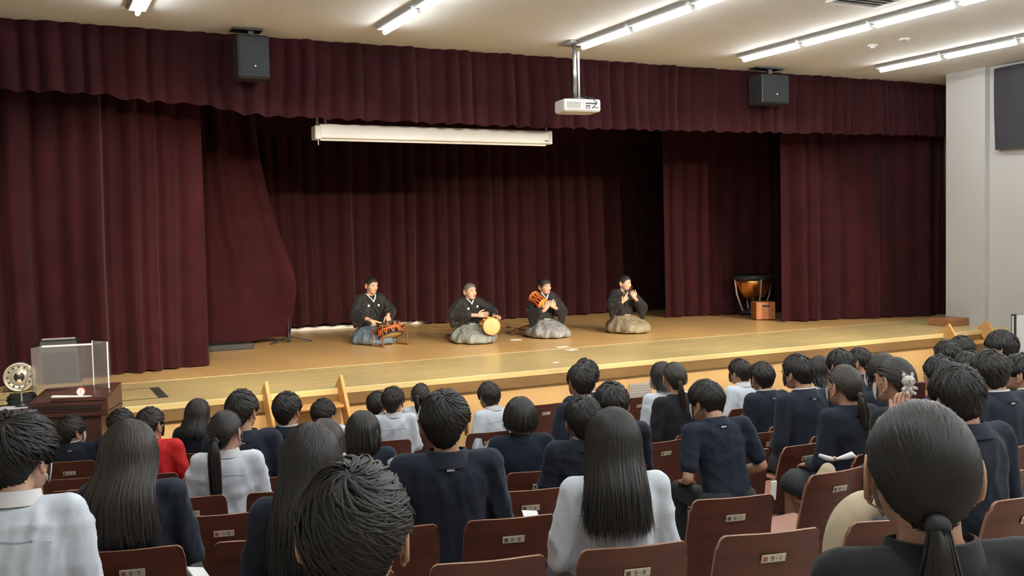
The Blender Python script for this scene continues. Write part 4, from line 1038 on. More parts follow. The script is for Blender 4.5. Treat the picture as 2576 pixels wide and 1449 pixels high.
    if top in ('shirt', 'vest'): ringband('collar', COLLARW if top == 'shirt' else SHIRT, .462, .500, .066, .060, -.012, -.004, .006)
    elif top in ('blazer', 'hood'):
        ringband('collar', tm, .440, .492, .080, .066, -.014, -.006, .010)
        if top == 'blazer' and not female and rs.rand() < .5: ringband('shirt_collar', COLLARW, .462, .500, .064, .060, -.010, -.004, .004)
        if top == 'hood':
            h = MB(); h.chain([U((-.10, -.02, .45)), U((-.06, -.085, .42)), U((0, -.105, .405)), U((.06, -.085, .42)), U((.10, -.02, .45))], [.03*k, .036*k, .042*k, .036*k, .03*k], n=10); h.obj('hood', tm, person, smooth=True)
    elif top in ('polo', 'black', 'red'): ringband('collar', tm, .445, .490, .074, .064, -.014, -.006, .007)
    if tagmark:
        t_ = MB(); zz = .428; p = U((.0, -.012-.070-inf-.006, zz)); t_.box(p, (.030, .004, .008), LM @ rotx(-.25)); t_.obj('hanger_tab', mat('tab_white', (.62, .55, .55)), person)
    if top == 'shirt' and q > 0:
        V = []
        for xx in np.linspace(-.15, .15, 25):
            for dz in (.0025, -.0025): V.append(U((xx*1.1, -.13, .362-.012*(xx/.15)**2+dz)))
        idx = np.arange(50).reshape(25, 2); F = np.stack([idx[:-1, 0], idx[1:, 0], idx[1:, 1], idx[:-1, 1]], -1)
        ys = link('yoke_seam', mk(V, F, True, [mat('shirt_seam', (.36, .43, .50), rough=.8)]), person); sw_ = ys.modifiers.new('w', 'SHRINKWRAP'); sw_.target = co_; sw_.offset = .0015
    # lower half
    t = MB()
    if bottom == 'skirt':
        R = []
        for tt in np.linspace(0, 1, 8):
            yy = -.12+(.42*k+.10)*tt; cz_ = hipz-.02; R.append([np.array([math.cos(a)*(.19+.03*tt), yy, cz_+math.sin(a)*(.095+.01*math.sin(6*a))]) for a in np.linspace(0, 2*math.pi, 20, endpoint=False)])
        t.rings(R); nm = 'skirt'
    else:
        t.chain([(-.07, -.01, hipz), (.07, -.01, hipz)], [.115*k, .115*k], n=14); nm = 'trousers'
        for s in (-1, 1):
            hp = np.array([s*.085, .0, hipz-.01]); kn = np.array([s*.105, .40*k, hipz-.005]); an = np.array([s*.11, .40*k, gy+.10])
            t.chain([hp, (hp+kn)/2, kn], [.092*k, .080*k, .068*k]); t.chain([kn, kn*.55+an*.45, an], [.066*k, .058*k, .052*k])
    lo = link(nm, bpy.data.meshes.new('cloth'), person); remesh_later(lo, t, .022, [TROUS if bottom != 'beige' else BEIGE], None, fold=.005, seed=seed+3)
    for s in (-1, 1):
        an = np.array([s*.11, .40*k, gy]); MB().chain([an+np.array([0, -.02, .035]), an+np.array([0, .08, .036]), an+np.array([0, .15, .028])], [.034, .036, .028], n=10).obj('shoe', SHOE, person, smooth=True)
    # hair
    HV, HF, tie = make_hair(hair, rs, q, hpar)
    if hpar.get('wide'): HV = HV*np.array([hpar['wide'], 1, 1])
    if female: HV = HV*np.array([1.0, 1.0, 1.0])
    HW = (Rm @ (HV*hk).T).T+hc
    link('hair', mk(HW, HF, True, [hcol]), person)
    if tie is not None:
        p = T(tie*hk+np.array([0, -.02, 0])); MB().lathe([(.016, -.008), (.021, 0), (.016, .008)], c=p, axis=Rm @ np.array([0, 1, -.2]), n=14).obj('hair_tie', DARKM, person, smooth=True)
    if mask: add_mask(person, T, hk, mask)
    if glasses: add_glasses(person, T, hk, Rm)
    person['_T'] = [float(v) for v in hc]; del person['_T']
    return person, U, T, (ox, oy, fz), EW

LOOK = (6.3, 12.4)
def left(px, py, t, label, **kw):
    t += .09; rw = min(ROW_T, key=lambda q_: abs(q_+.2-t)); kw['lean'] = ((t-rw-.235-.02)/.74) if abs(rw+.2-t) < .3 else -.03
    r = ray(px, py); P = CAM+r*(t/(r[:2] @ FL)); kw.setdefault('rz', -ANG); rz = kw.pop('rz'); look = kw.pop('look', LOOK)
    s = (.022)                                                       # hair height above the skull
    return seated((P[0], P[1]), P[2]-s, rz, look, label, **kw)
def centre(px, py, d, label, **kw):
    P = at_depth(px, py, d); rz = kw.pop('rz', -.03); look = kw.pop('look', LOOK); nochair = kw.pop('nochair', False)
    res = seated((P[0], P[1]), P[2]-.022, rz, look, label, **kw)
    if not nochair:
        ox, oy, fz = res[3]; f = np.array([-math.sin(rz), math.cos(rz)])
        chair(ox+f[0]*.05, oy+f[1]*.05, rz, 'plywood chair under the '+kw.get('_c', label), '%d-%d' % (2+kw.get('seed', 1) % 7, 1+kw.get('seed', 1) % 9))
    return res

# ------------------------------------------------------------------ the audience
def audience():
    R = ROW_T
    # left block
    left(40, 1032, 3.10, 'boy in pale blue shirt with tousled hair at the left edge', hair='mop', hpar={'h': .022, 'lift': .022, 'len': .07}, hcol=HAIRB, top='shirt', q=2, mask=MASKW, seed=11, lean=.05, sw=.158, skin=SKIN2)
    left(178, 1040, R[6]+.13, 'boy in navy jacket with glasses and white mask beside the lectern', hair='mop', top='blazer', mask=MASKW, glasses=True, tagmark=True, seed=12, q=1, lean=.14)
    left(303, 1022, R[6]+.13, 'dark haired boy mostly hidden behind the long haired girl', hair='short', top='blazer', seed=13, q=0)
    left(376, 1019, R[5]+.13, 'boy in a bright red top', hair='crop', top='red', hpar={'h': .012}, seed=14, q=1, sw=.18, mask=MASKD)
    left(325, 1050, R[1]+.10, 'girl in navy blazer with very long brown hair at the left', hair='long', hcol=HAIRN, hpar={'L': .30, 'flare': .36, 'back': .08, 'h': .024, 'wide': 1.06}, top='blazer', bottom='skirt', female=True, q=2, seed=15, lean=.04, sw=.16)
    left(498, 998, R[6]+.13, 'girl with shoulder length hair in a navy hooded jacket', hair='long', hcol=HAIRB, hpar={'L': .17, 'flare': .1}, top='hood', bottom='skirt', female=True, q=1, seed=16)
    left(566, 1025, R[3]+.12, 'ponytail girl in white shirt at the left', hair='pony', hcol=HAIRB, hpar={'L': .43, 'tz': -.22, 'tw': .040}, top='shirt', bottom='skirt', female=True, q=1, seed=17, lean=.06, mask=MASKW, skin=SKIN2)
    left(607, 975, R[4]+.13, 'boy in navy blazer right of the white shirt ponytail girl', hair='short', top='blazer', tagmark=True, q=1, seed=18, lean=.08, sw=.175)
    left(721, 982, R[5]+.13, 'boy in dark jacket in front of the left wooden steps', hair='short', hpar={'h': .018}, top='blazer', q=1, seed=19)
    left(812, 1000, R[6]+.13, 'short haired boy low in front of the wooden steps', hair='short', hpar={'h': .018, 'lift': .014}, top='shirt', q=1, seed=20)
    p = left(815, 1046, R[2]+.12, 'brown haired girl with a white hair clip', hair='bob', hcol=HAIRN, hpar={'L': .16}, top='blazer', bottom='skirt', female=True, q=1, seed=21)
    MB().ell(p[2](np.array([.098, -.03, -.045])), (.010, .008, .010)).obj('hair_clip', CREST, p[0], smooth=True)
    left(780, 1053, R[0]+.12, 'long haired girl in navy behind the nearest dark head', hair='long', hcol=HAIRB, hpar={'L': .32, 'flare': .08, 'back': .07}, top='blazer', bottom='skirt', female=True, q=2, seed=22, lean=.05, sw=.16)
    left(887, 1140, 1.50, 'boy with short black hair nearest the camera', hair='short', hpar={'h': .018, 'lift': .008, 'len': .085, 'swirl': 1.3}, top='blazer', q=2, seed=23, lean=.02)
    pq = ray(887, 1140); pq = CAM+pq*(1.59/(pq[:2] @ FL)); chair(pq[0]-FL[0]*.02, pq[1]-FL[1]*.02, -ANG, 'plywood chair below the frame under the nearest boy', '9-4')
    left(911, 1027, R[3]+.12, 'girl with chin length bob in navy vest over white collar', hair='bob', hpar={'L': .12}, top='vest', bottom='skirt', female=True, q=1, seed=24)
    left(988, 968, R[6]+.13, 'boy in white shirt with short black hair left of centre', hair='short', top='shirt', q=1, seed=25, lean=.03)
    left(948, 980, R[7]+.10, 'dark haired student half hidden left of the white shirt boy', hair='short', top='blazer', q=0, seed=26)
    left(1058, 960, R[7]+.10, 'girl in white shirt in the front row with tied hair', hair='pony', hpar={'L': .14, 'tz': .1, 'tw': .02}, top='shirt', bottom='skirt', female=True, q=0, seed=27)
    left(1118, 975, R[1]+.13, 'large boy in navy blazer left of centre', hair='short', hpar={'h': .020, 'lift': .010, 'len': .06}, top='blazer', tagmark=True, q=2, seed=28, lean=.10, sw=.18)
    left(1308, 992, R[3]+.12, 'girl with round bob in navy short sleeved top', hair='bob', hpar={'L': .075}, top='polo', bottom='skirt', female=True, q=1, seed=30, lean=.10, armL='side', armR='side', sw=.172)
    left(1538, 958, 5.2, 'dark haired boy in navy right behind the long haired girl in white', hair='short', hpar={'h': .020}, top='blazer', q=1, seed=33, sw=.19)
    left(1467, 990, R[2]+.12, 'boy in dark navy with left ear showing beside the long haired girl', hair='short', hpar={'h': .018}, top='blazer', q=2, seed=34, lean=.06, sw=.18)
    left(1541, 1015, R[0]+.12, 'girl in white shirt with long straight hair in the middle foreground', hair='long', hcol=HAIRB, hpar={'L': .285, 'flare': .10, 'back': .07, 'rag': .26, 'h': .020}, top='shirt', bottom='skirt', female=True, q=2, seed=35, lean=.06, sw=.165)
    # centre and right block
    centre(1230, 955, 8.0, 'boy sitting sideways in white shirt', hair='mop', hcol=HAIRN, top='shirt', q=1, seed=29, rz=.15, look=(3.2, 13), lean=.16, nochair=True)
    centre(1474, 897, 7.7, 'boy behind another navy boy', hair='short', top='blazer', q=0, seed=31)
    centre(1461, 910, 7.1, 'masked boy in navy at centre', hair='short', top='blazer', mask=MASKW, q=1, seed=32, lean=.06, look=(4.5, 12.4))
    centre(1664, 905, 8.2, 'girl in white with white mask', hair='long', hpar={'L': .10}, top='shirt', mask=MASKW, female=True, bottom='skirt', q=1, seed=36, look=(3.5, 12.4), skin=SKIN2)
    centre(1696, 905, 7.55, 'ponytail girl in black top', hair='pony', hcol=HAIRN, hpar={'L': .26, 'tz': -.2, 'tw': .026, 'sway': .03}, top='black', female=True, bottom='skirt', q=1, seed=37, lean=.05)
    centre(1777, 948, 5.5, 'man in navy polo leaning forward with bare forearm at centre right', hair='short', hpar={'h': .017}, top='polo', q=2, seed=38, lean=.24, tilt=-.04, rz=-.12, armL='side', armR='side', look=(2.4, 11), nochair=True, pitch=.08, mask=MASKW, sw=.19, tagmark=True)
    centre(1861, 898, 8.8, 'boy in white shirt right of centre', hair='short', top='shirt', q=1, seed=39, mask=MASKD, look=(5.0, 12.4))
    centre(1917, 905, 7.75, 'boy in navy beside the white shirt', hair='short', top='blazer', tagmark=True, q=1, seed=40, mask=MASKW)
    centre(2008, 885, 6.75, 'boy with glasses and dark mask', hair='short', top='blazer', glasses=True, mask=MASKD, tagmark=True, q=1, seed=41, look=(4.2, 12.4), lean=.12, sw=.18)
    centre(2063, 890, 7.95, 'girl in white with long hair', hair='long', hpar={'L': .12}, top='shirt', female=True, bottom='skirt', q=0, seed=42)
    centre(2115, 872, 7.4, 'boy in navy with full hair', hair='mop', top='blazer', q=0, seed=43)
    centre(2163, 870, 8.7, 'far boy in navy with ear showing', hair='crop', top='blazer', q=0, seed=44, look=(4.5, 12))
    centre(2218, 882, 6.5, 'masked girl with short hair', hair='bob', hpar={'L': .07}, top='blazer', female=True, mask=MASKW, bottom='skirt', q=0, seed=45, look=(4.0, 12))
    centre(2123, 910, 5.5, 'masked girl with low ponytail', hair='pony', hcol=HAIRN, hpar={'L': .26, 'tz': -.35, 'tw': .034, 'sway': .04}, top='blazer', female=True, mask=MASKW, bottom='skirt', q=1, seed=46, lean=.05, look=(4.4, 12.4), sw=.16)
    centre(2251, 890, 5.0, 'masked woman with tied back hair', hair='pony', hcol=HAIRB, hpar={'L': .12, 'tz': -.2, 'tw': .03}, top='black', female=True, mask=MASKW, q=1, seed=47, look=(3.6, 12.0), sw=.16)
    centre(2385, 850, 7.8, 'dark haired boy below the right steps', hair='short', top='blazer', q=0, seed=48)
    centre(2420, 840, 8.7, 'far student behind by the right steps', hair='short', top='blazer', q=0, seed=49)
    centre(2367, 888, 6.0, 'boy in dark jacket near the plush toy', hair='short', top='blazer', q=1, seed=50, look=(4.2, 12))
    pb = centre(2408, 909, 3.8, 'boy holding up a phone', hair='short', hpar={'h': .020}, top='blazer', q=2, seed=51, armL='phone', sw=.175)
    centre(2440, 878, 6.5, 'masked student with glasses at right', hair='short', top='blazer', mask=MASKW, glasses=True, q=0, seed=52, look=(3.0, 11))
    centre(2520, 825, 7.3, 'boy with glasses near the white board', hair='mop', top='blazer', glasses=True, q=1, seed=53, look=(3.5, 12), lean=.08)
    centre(2491, 873, 5.4, 'boy in navy with white collar tab', hair='short', top='blazer', tagmark=True, q=1, seed=54, look=(7.4, 12.4), sw=.185)
    centre(2572, 882, 5.9, 'student at the right edge', hair='short', top='blazer', q=0, seed=55, look=(3.0, 11))
    pw = centre(2317, 980, 1.62, 'large dark haired woman nearest at the right', hair='pony', hcol=HAIRB, hpar={'L': .26, 'tz': -.62, 'tw': .036}, top='black', q=2, seed=56, lean=.03, look=(8.6, 11.0), female=True, sw=.165, mask=MASKW, rz=-.35)
    # phone and plush in the raised hand
    ox, oy, fz = pb[3]; wr = pb[4][-1][2]; c, s_ = math.cos(-.03), math.sin(-.03); hx = wr+np.array([.015, .045, .10])
    wx = np.array([ox+hx[0]*c-hx[1]*s_, oy+hx[0]*s_+hx[1]*c, fz+hx[2]])
    ph = empty('mobile_phone', at_depth(2306, 1003, (wx-CAM) @ CM[2]), .25); ph.rotation_euler = (0, 0, -.5); tag(ph, 'dark red phone held up by a boy at the right', 'phone')
    MB().rng(-.036, .036, -.005, .005, -.07, .07).obj('case', mat('phone_case', (.07, .012, .014), rough=.4), ph, bevel=.004)
    MB().rng(-.033, .033, .005, .006, -.066, .066).obj('screen', DARKM, ph)
    MB().lathe([(.006, 0), (.006, .002)], c=(.022, -.007, .052), axis=(0, 1, 0), n=12).obj('camera_lens', STEELD, ph)
    pl = empty('plush_toy', at_depth(2284, 985, (wx-CAM) @ CM[2]-.03), 2.9); tag(pl, 'small white plush toy with round ears above the near woman\'s head', 'toy')
    MB().ell((0, 0, .012), (.020, .016, .018)).obj('body', PLUSH, pl, smooth=True)
    hd = MB().ell((0, .004, .044), (.028, .023, .023)).obj('head', PLUSH, pl, smooth=True)
    for s in (-1, 1):
        MB().ell((s*.020, 0, .068), (.007, .006, .011), n=10, m=8).obj('ear', PLUSH, pl, smooth=True)
        MB().chain([(s*.016, .006, .018), (s*.030, .012, .012)], [.008, .007], n=8).obj('arm', PLUSH, pl, smooth=True)
        MB().chain([(s*.010, .008, .0), (s*.016, .022, -.006)], [.008, .008], n=8).obj('leg', PLUSH, pl, smooth=True)
        MB().ell((s*.010, .026, .048), (.003, .002, .003), n=8, m=6).obj('eye', EYE, hd, smooth=True)
    MB().chain([(0, 0, .066), (.02, -.01, .085)], [.0015, .0015], n=5).obj('strap', CREAM, pl, smooth=True)
audience()

# ------------------------------------------------------------------ the four musicians on stage
def kneeling(px, py, top_px, label, hak, rz, yaw, pitch, armR, armL, hair='crop', hcol=None, mouth='closed', seed=1, lean=.06, crest=((-.085, .33), (.085, .33)), sleeve_crest=False, roll=0.0, hname=''):
    rs = np.random.RandomState(seed); base = on_z(px, py, STAGE); d = (base-CAM) @ CM[2]
    f = np.array([-math.sin(rz), math.cos(rz)]); ox, oy = base[0]-f[0]*.30, base[1]-f[1]*.30
    P = link('person', bpy.data.meshes.new('person'), loc=(ox, oy, STAGE)); P.rotation_euler = (0, 0, rz); tag(P, label, 'person', 'kneeling musicians on the stage')
    dd = (np.array([ox, oy, STAGE+.9])-CAM) @ CM[2]
    ztop = at_depth(px, top_px, dd)[2]-STAGE-.015
    hipz = .235; k = (ztop-hipz)/(.752*math.cos(lean)); LM = rotx(-lean)
    def U(p): return np.array([0, 0, hipz])+LM @ (np.asarray(p, float)*k)
    hk = max(.95, min(1.06, k)); hc = U((0, .022, .752))-np.array([0, 0, .121*hk]); Rm, T = skull(yaw, -pitch, roll, hc, hk)
    b = MB(); ex = MB(); torso_rings(b, U, -.01, TORSO)
    b.chain([U((0, -.012, .44)), U((0, .0, .53)), T((0, -.02, -.03))], [.054, .052, .054], n=14); head_prims(b, T, hk); head_extra(ex, T, Rm, hk, mouth)
    sw = .17; EW = {}
    for s, a in ((1, armR), (-1, armL)):
        sh = U((s*sw, -.012, .425)); el, wr = [np.asarray(q_, float) for q_ in a[:2]]; EW[s] = (sh, el, wr)
        b.chain([U((s*.06, -.012, .43)), sh], [.045, .045]); b.chain([sh, (sh+el)/2, el], [.044, .041, .036]); b.chain([el, el*.6+wr*.4, wr], [.037, .034, .027])
        hand(ex, wr, a[2], a[3], s*a[4], k=1.0, curl=a[5])
        hp = np.array([s*.085, 0, hipz-.03]); kn = np.array([s*.13, .36, .075]); an = np.array([s*.07, -.12, .05])
        b.chain([hp, (hp+kn)/2, kn], [.08, .075, .06]); b.chain([kn, (kn+an)/2, an], [.055, .052, .038]); b.chain([an, an+np.array([0, -.13, -.015])], [.034, .026])
    remesh_later(P, b, .0115, [SKIN2, EYE, LIP], ex, seed=seed)
    # kimono with wide hanging sleeves
    c = MB(); rg = [(.015, .0, .168, .130), (.06, .0, .170, .128), (.16, .0, .165, .12), (.27, .0, .165, .112), (.35, -.006, .165, .108), (.41, -.012, .145, .09), (.455, -.012, .10, .066), (.475, -.008, .075, .060)]
    torso_rings(c, U, .014, rg)
    for s in (-1, 1):
        sh, el, wr = EW[s]; w2 = el*.38+wr*.62
        c.chain([U((s*.055, -.012, .428)), sh], [.06, .066]); c.chain([sh, (sh+el)/2, el], [.068, .078, .085]); c.chain([el, w2], [.085, .070])
        lo = el-np.array([0, 0, .16]); mid = (el+w2)/2-np.array([0, 0, .13])
        c.chain([(sh+el)/2-np.array([0, 0, .06]), lo, mid], [.05, .035, .03]); c.chain([el, lo], [.06, .035]); c.chain([w2, mid], [.05, .03])
        # back skirt of the kimono towards the floor
    c.chain([U((-.08, -.06, .02)), (-.10, -.12, .12)], [.08, .05]); c.chain([U((.08, -.06, .02)), (.10, -.12, .12)], [.08, .05])
    ko = link('kimono', bpy.data.meshes.new('cloth'), P); remesh_later(ko, c, .013, [KIMONO], None, fold=.006, seed=seed)
    # hakama: broad pleated skirt spread over the folded legs
    R = []; nn = 64; ph = rs.uniform(0, 6, 3)
    for z, yc, rx, ry, fo in ((.002, .12, .27, .37, .05), (.03, .12, .305, .405, .07), (.09, .12, .305, .395, .08), (.135, .11, .28, .36, .08), (.175, .09, .24, .29, .07), (.205, .05, .20, .21, .05), (.235, .02, .172, .15, .02), (.26, .005, .155, .125, .0)):
        ring = []
        for a in np.linspace(0, 2*math.pi, nn, endpoint=False):
            w = 1+fo*(math.sin(7*a+ph[0]+z*9)*.6+math.sin(13*a+ph[1]-z*12)*.5)-.05*math.exp(-((a-math.pi/2)/.25)**2)*(1 if z > .02 else .3)
            zz = z+(.012*math.sin(9*a+ph[2]) if .02 < z < .2 else 0); ring.append(((rx*w)*math.cos(a), yc+ry*w*math.sin(a), zz))
        R.append(ring)
    m = MB(); m.rings(R); ho = m.obj('hakama', hak, P, smooth=True); sd = ho.modifiers.new('s', 'SUBSURF'); sd.levels = 1; sd.render_levels = 1
    m = MB(); m.rings([[U((.172*math.cos(a), .132*math.sin(a), z)) for a in np.linspace(0, 2*math.pi, 24, endpoint=False)] for z in (.005, .05)], cap=False); m.chain([U((-.05, .14, .02)), U((.05, .14, .03))], [.022, .022], n=8); m.obj('waist_tie', hak, P, smooth=True)
    # collars
    for s in (-1, 1):
        MB().chain([U((s*.066, -.05, .490)), U((s*.062, .03, .482)), U((s*.034, .085, .44)), U((-s*.004, .112, .39))], [.010, .011, .010, .008], n=8, flat=.5).obj('white_collar', CREST, P, smooth=True)
        MB().chain([U((s*.082, -.055, .475)), U((s*.082, .03, .465)), U((s*.052, .100, .40)), U((-s*.002, .135, .315)), U((-s*.06, .148, .20))], [.017, .018, .018, .018, .014], n=8, flat=.5).obj('kimono_collar', KIMONO, P, smooth=True)
    for cx, cz in crest:
        MB().lathe([(.001, 0), (.016, 0), (.016, .005), (.001, .005)], c=U((cx, .128-.25*abs(cx)**1.5, cz)), axis=LM @ np.array([cx*1.5, 1, .1]), n=14).obj('crest', CREST, P, smooth=False)
    if sleeve_crest:
        for s in (-1, 1):
            sh, el, wr = EW[s]; q_ = el*.75+sh*.25
            MB().lathe([(.001, 0), (.020, 0), (.020, .006), (.001, .006)], c=q_+np.array([s*.080, .022, -.01]), axis=(s*1.0, .3, 0), n=14).obj('crest', CREST, P)
    HV, HF, _t = make_hair(hair, rs, 1, {'h': .0095, 'lift': .007, 'len': .045}); HW = (Rm @ (HV*hk).T).T+hc; link('hair', mk(HW, HF, True, [hcol or HAIRB]), P)
    MW = Matrix.Translation((ox, oy, STAGE)) @ Matrix.Rotation(rz, 4, 'Z')
    def world(p): return np.array(MW @ Vector([float(v) for v in p]))
    return P, U, T, world, EW
PI = math.pi
# stick drum player
K1 = kneeling(955, 866, 693, 'kneeling drummer in black kimono and slate blue hakama with two sticks', HAK_B, PI+.10, .18, .22,
              ((.27, .10, .42), (.17, .33, .36), (-.35, .75, -.25), (0, -.1, -1), 1, .9), ((-.27, .12, .44), (-.12, .34, .40), (.1, .5, -.75), (0, -1, -.3), 1, 1.0), seed=71, lean=.10, crest=((-.075, .335), (.085, .335)))
K2 = kneeling(1205, 864, 709, 'kneeling grey haired musician singing with a drum on his knee', HAK_G, PI+.02, .25, -.03,
              ((.28, .06, .40), (.02, .31, .39), (-.75, .5, .1), (-.3, -.9, -.2), 1, .25), ((-.32, .10, .40), (-.24, .30, .36), (-.1, .9, .1), (0, 0, -1), 1, .5), hair='crop', hcol=HAIRG, mouth='open', seed=72, lean=.05, crest=((-.10, .34), (.075, .31), (.055, .23)))
K3 = kneeling(1392, 850, 696, 'kneeling musician holding a small orange corded drum at his shoulder', HAK_S, PI-.05, .22, .10,
              ((.25, .12, .34), (.13, .30, .40), (-.35, .25, .85), (-.6, -.5, .3), 1, .4), ((-.24, .12, .36), (-.04, .29, .43), (.6, .0, .6), (0, -1, .2), 1, .9), hair='short', seed=73, lean=.05, crest=((-.10, .34),), sleeve_crest=True, roll=.12)
K4 = kneeling(1598, 838, 689, 'kneeling flute player in black kimono and khaki hakama', HAK_K, PI+.05, .45, .10,
              ((.30, .14, .42), (.20, .27, .47), (-.5, .3, .6), (-.3, -.8, .3), 1, .9), ((-.26, .14, .36), (-.03, .27, .51), (.45, .1, .7), (0, -.9, .2), 1, .9), seed=74, lean=.05, crest=(), sleeve_crest=True)

def drum_body(name, c, axis, L, R, label, hoopmat, skin, cords=10, waist=.045):
    """hourglass hand drum: two skins on rings laced with orange cord"""
    a = unit(axis); r = empty(name, c); tag(r, label, 'drum')
    MB().lathe([(R*.55, -L/2+.01), (R*.45, -L*.32), (waist, -L*.12), (waist, L*.12), (R*.45, L*.32), (R*.55, L/2-.01)], axis=a, n=20).obj('wooden_body', mat('lacquer_black', (.02, .012, .01), rough=.25), r, smooth=True)
    u = unit(np.cross(a, (0, 0, 1))); w = np.cross(a, u)
    for s in (-1, 1):
        h = MB().lathe([(.001, s*L/2), (R*.9, s*L/2), (R, s*(L/2-.006)), (R, s*(L/2-.016)), (R*.85, s*(L/2-.02))], axis=a, n=28).obj('drum_skin', skin, r, smooth=True)
        MB().lathe([(R*.96, s*(L/2-.016)), (R*1.03, s*(L/2-.012)), (R*1.03, s*(L/2-.004)), (R*.96, s*(L/2+.001))], axis=a, n=28, cap=False).obj('rim', hoopmat, h, smooth=True)
    for i in range(cords):
        t0 = 2*math.pi*i/cords; t1 = 2*math.pi*(i+.5)/cords; t2 = 2*math.pi*(i+1)/cords
        def q_(t, z, f=1.0): return a*z+(u*math.cos(t)+w*math.sin(t))*R*f
        MB().chain([q_(t0, -L/2+.01, 1.02), q_((t0+t1)/2, 0, .82), q_(t1, L/2-.01, 1.02)], [.0065]*3, n=6).obj('cord', ORANGE, r, smooth=True)
        MB().chain([q_(t1, L/2-.01, 1.02), q_((t1+t2)/2, 0, .82), q_(t2, -L/2+.01, 1.02)], [.0065]*3, n=6).obj('cord', ORANGE, r, smooth=True)
    return r, a, u, w
def instruments():
    # stick drum in its low stand
    c = K1[3]((-.04, .55, 0)); r = empty('stick_drum', (c[0], c[1], STAGE), PI+.25); tag(r, 'orange corded stick drum in a low wooden stand', 'drum')
    ax = rotx(.38) @ np.array([0, 0, 1.0]); ctr = np.array([0, 0, .215])
    MB().lathe([(.105, -.075), (.135, -.03), (.14, 0), (.135, .03), (.105, .075)], c=ctr, axis=ax, n=28).obj('barrel', mat('lacquer_black', (.02, .012, .01)), r, smooth=True)
    u = unit(np.cross(ax, (0, 1, 0))); w = np.cross(ax, u)
    for s in (-1, 1):
        h = MB().lathe([(.001, s*.085), (.165, s*.085), (.170, s*.078), (.165, s*.068), (.10, s*.066)], c=ctr, axis=ax, n=28).obj('drum_skin', DRUMSKIN if s < 0 else mat('skin_grey', (.32, .28, .22)), r, smooth=True)
        MB().lathe([(.160, s*.066), (.176, s*.07), (.176, s*.086), (.160, s*.09)], c=ctr, axis=ax, n=28, cap=False).obj('rim', DARKM, h, smooth=True)
    for i in range(10):
        t0, t1, t2 = [2*math.pi*(i+q_)/10 for q_ in (0, .5, 1)]
        f = lambda t, z, q_=.168: ctr+ax*z+(u*math.cos(t)+w*math.sin(t))*q_
        MB().chain([f(t0, -.07), f((t0+t1)/2, 0, .152), f(t1, .07)], [.008]*3, n=6).obj('cord', ORANGE, r, smooth=True)
        MB().chain([f(t1, .07), f((t1+t2)/2, 0, .152), f(t2, -.07)], [.008]*3, n=6).obj('cord', ORANGE, r, smooth=True)
    MB().lathe([(.150, -.012), (.162, -.012), (.162, .012), (.150, .012)], c=ctr, axis=ax, n=28, cap=False).obj('waist_cord', ORANGE, r, smooth=True)
    for s in (-1, 1):
        MB().rng(s*.20-.012, s*.20+.012, -.14, .16, 0, .02).obj('foot_rail', WOODS, r, bevel=.003)
        MB().bar((s*.20, .13, .015), (s*.20, .13, .30), .018, .018, up=(1, 0, 0)).obj('post', WOODS, r, bevel=.003); MB().bar((s*.20, -.12, .015), (s*.20, -.12, .20), .018, .018, up=(1, 0, 0)).obj('post', WOODS, r, bevel=.003)
        MB().bar((s*.20, .13, .295), (s*.20, -.12, .195), .016, .02).obj('side_rail', WOODS, r, bevel=.003)
    MB().bar((-.20, .13, .29), (.20, .13, .29), .016, .02).obj('cross_bar', WOODS, r); MB().bar((-.20, -.13, .014), (.20, -.13, .014), .02, .02).obj('cross_bar', WOODS, r); MB().bar((-.20, -.12, .19), (.20, -.12, .19), .016, .016).obj('cross_bar', WOODS, r)
    # sticks
    for s, tip, lab in ((1, (.02, .50, .30), 'pale drumstick in the drummer\'s lowered hand pointing to the drum'), (-1, (-.10, .44, .25), 'pale drumstick held upright in the drummer\'s other hand')):
        wr = K1[4][s][2]; g = wr+unit(np.array(tip)-wr)*.055; e = g+unit(np.asarray(tip)-g)*.22; bb = g-unit(np.asarray(tip)-g)*.05
        o = MB().chain([K1[3](bb), K1[3](g), K1[3](e)], [.013, .013, .0115], n=10).obj('drumstick', WOODP, smooth=True); tag(o, lab, 'drumstick', 'pair of drumsticks')
    # hip drum of the second musician
    P = K2[3]((-.12, .42, .245)); toc = unit(CAM-P)*np.array([1, 1, .3]); drum_body('hip_drum', P, toc+np.array([.15, 0, 0]), .27, .118, 'round hand drum with yellow skin on the singer\'s knee', mat('rim_tan', (.55, .33, .10)), DRUMSKIN)
    # shoulder drum of the third
    P = K3[3]((.17, .17, .545)); drum_body('shoulder_drum', P, np.array([.25, -.72, -.45]), .22, .082, 'small shoulder drum laced with bright orange cords', ORANGE, mat('skin_ochre', (.50, .29, .045), rough=.5))
    # flute
    m = K4[2]((0, .118, -.066)); side = K4[2]((.33, .16, -.15)); m2 = K4[2]((-.06, .11, -.05))
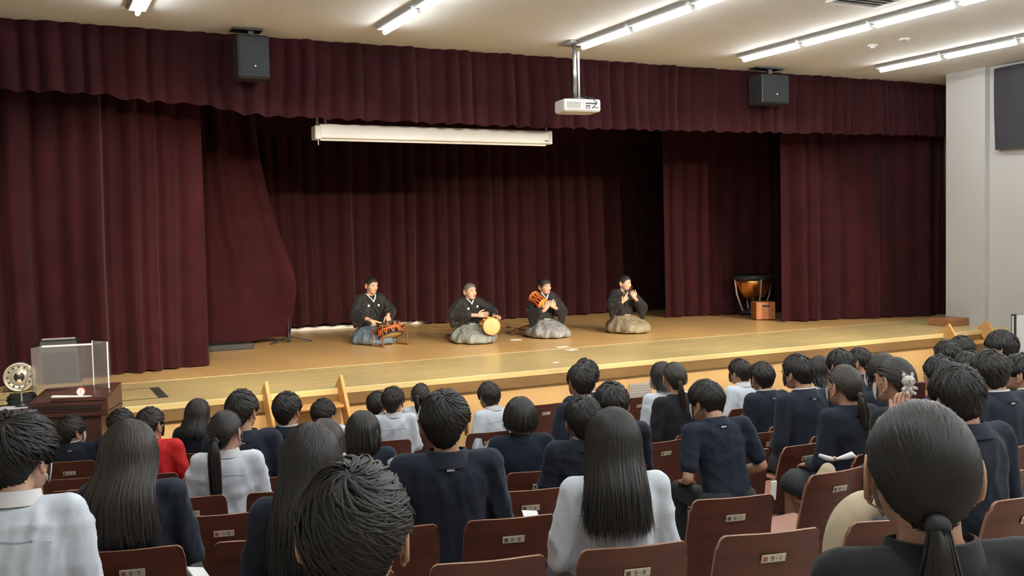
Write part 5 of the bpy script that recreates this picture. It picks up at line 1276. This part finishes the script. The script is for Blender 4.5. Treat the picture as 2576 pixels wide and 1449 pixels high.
    f = empty('bamboo_flute', K4[3](m)); tag(f, 'dark bamboo flute held to the kneeling player\'s lips', 'flute'); o0 = K4[3](m)
    MB().chain([K4[3](m2)-o0, K4[3](m)-o0, K4[3](side)-o0], [.010, .0105, .010], n=10).obj('tube', mat('flute_dark', (.05, .02, .012), rough=.35), f, smooth=True)
    for t in (.3, .55, .8):
        c = K4[3](m+(side-m)*t)-o0; MB().lathe([(.0108, -.006), (.0118, 0), (.0108, .006)], c=c, axis=K4[3](side)-K4[3](m), n=12).obj('binding', mat('flute_band', (.25, .10, .05)), f, smooth=True)
    # things lying beside the players
    P = on_z(1312, 842, STAGE); r = empty('folding_stool', P, -.2); tag(r, 'brown folded crossed leg stool lying beside the shoulder drum player', 'stool')
    MB().bar((-.16, 0, .10), (.26, .05, .02), .03, .02).obj('leg', WOODS, r, bevel=.003); MB().bar((-.16, .02, .02), (.26, .0, .14), .03, .02).obj('leg', WOODS, r, bevel=.003)
    MB().bar((-.16, .22, .10), (.26, .27, .02), .03, .02).obj('leg', WOODS, r, bevel=.003); MB().bar((-.16, .24, .02), (.26, .22, .14), .03, .02).obj('leg', WOODS, r, bevel=.003)
    MB().bar((.25, -.01, .145), (.25, .25, .145), .03, .02).obj('rail', WOODS, r); MB().bar((-.155, -.01, .105), (-.155, .25, .105), .03, .02).obj('rail', WOODS, r)
    P = on_z(1333, 846, STAGE); r = empty('folding_fan', P, -.1); tag(r, 'closed black fan with white end on the stage floor', 'fan')
    MB().rng(-.10, .14, -.014, .014, 0, .022).obj('ribs', DARKM, r, bevel=.004); MB().rng(.14, .20, -.013, .013, 0, .021).obj('paper_end', PAPER, r, bevel=.003)
    P = on_z(1143, 855, STAGE); r = empty('wooden_stool', P+np.array([.05, .08, 0]), .2); tag(r, 'low brown wooden seat end behind the singing musician', 'stool')
    MB().rng(-.14, .22, -.06, .06, .045, .075).obj('seat_board', WOODS, r, bevel=.006)
    for s in (-.10, .18): MB().rng(s-.015, s+.015, -.05, .05, 0, .045).obj('leg', WOODS, r)
instruments()
flush()
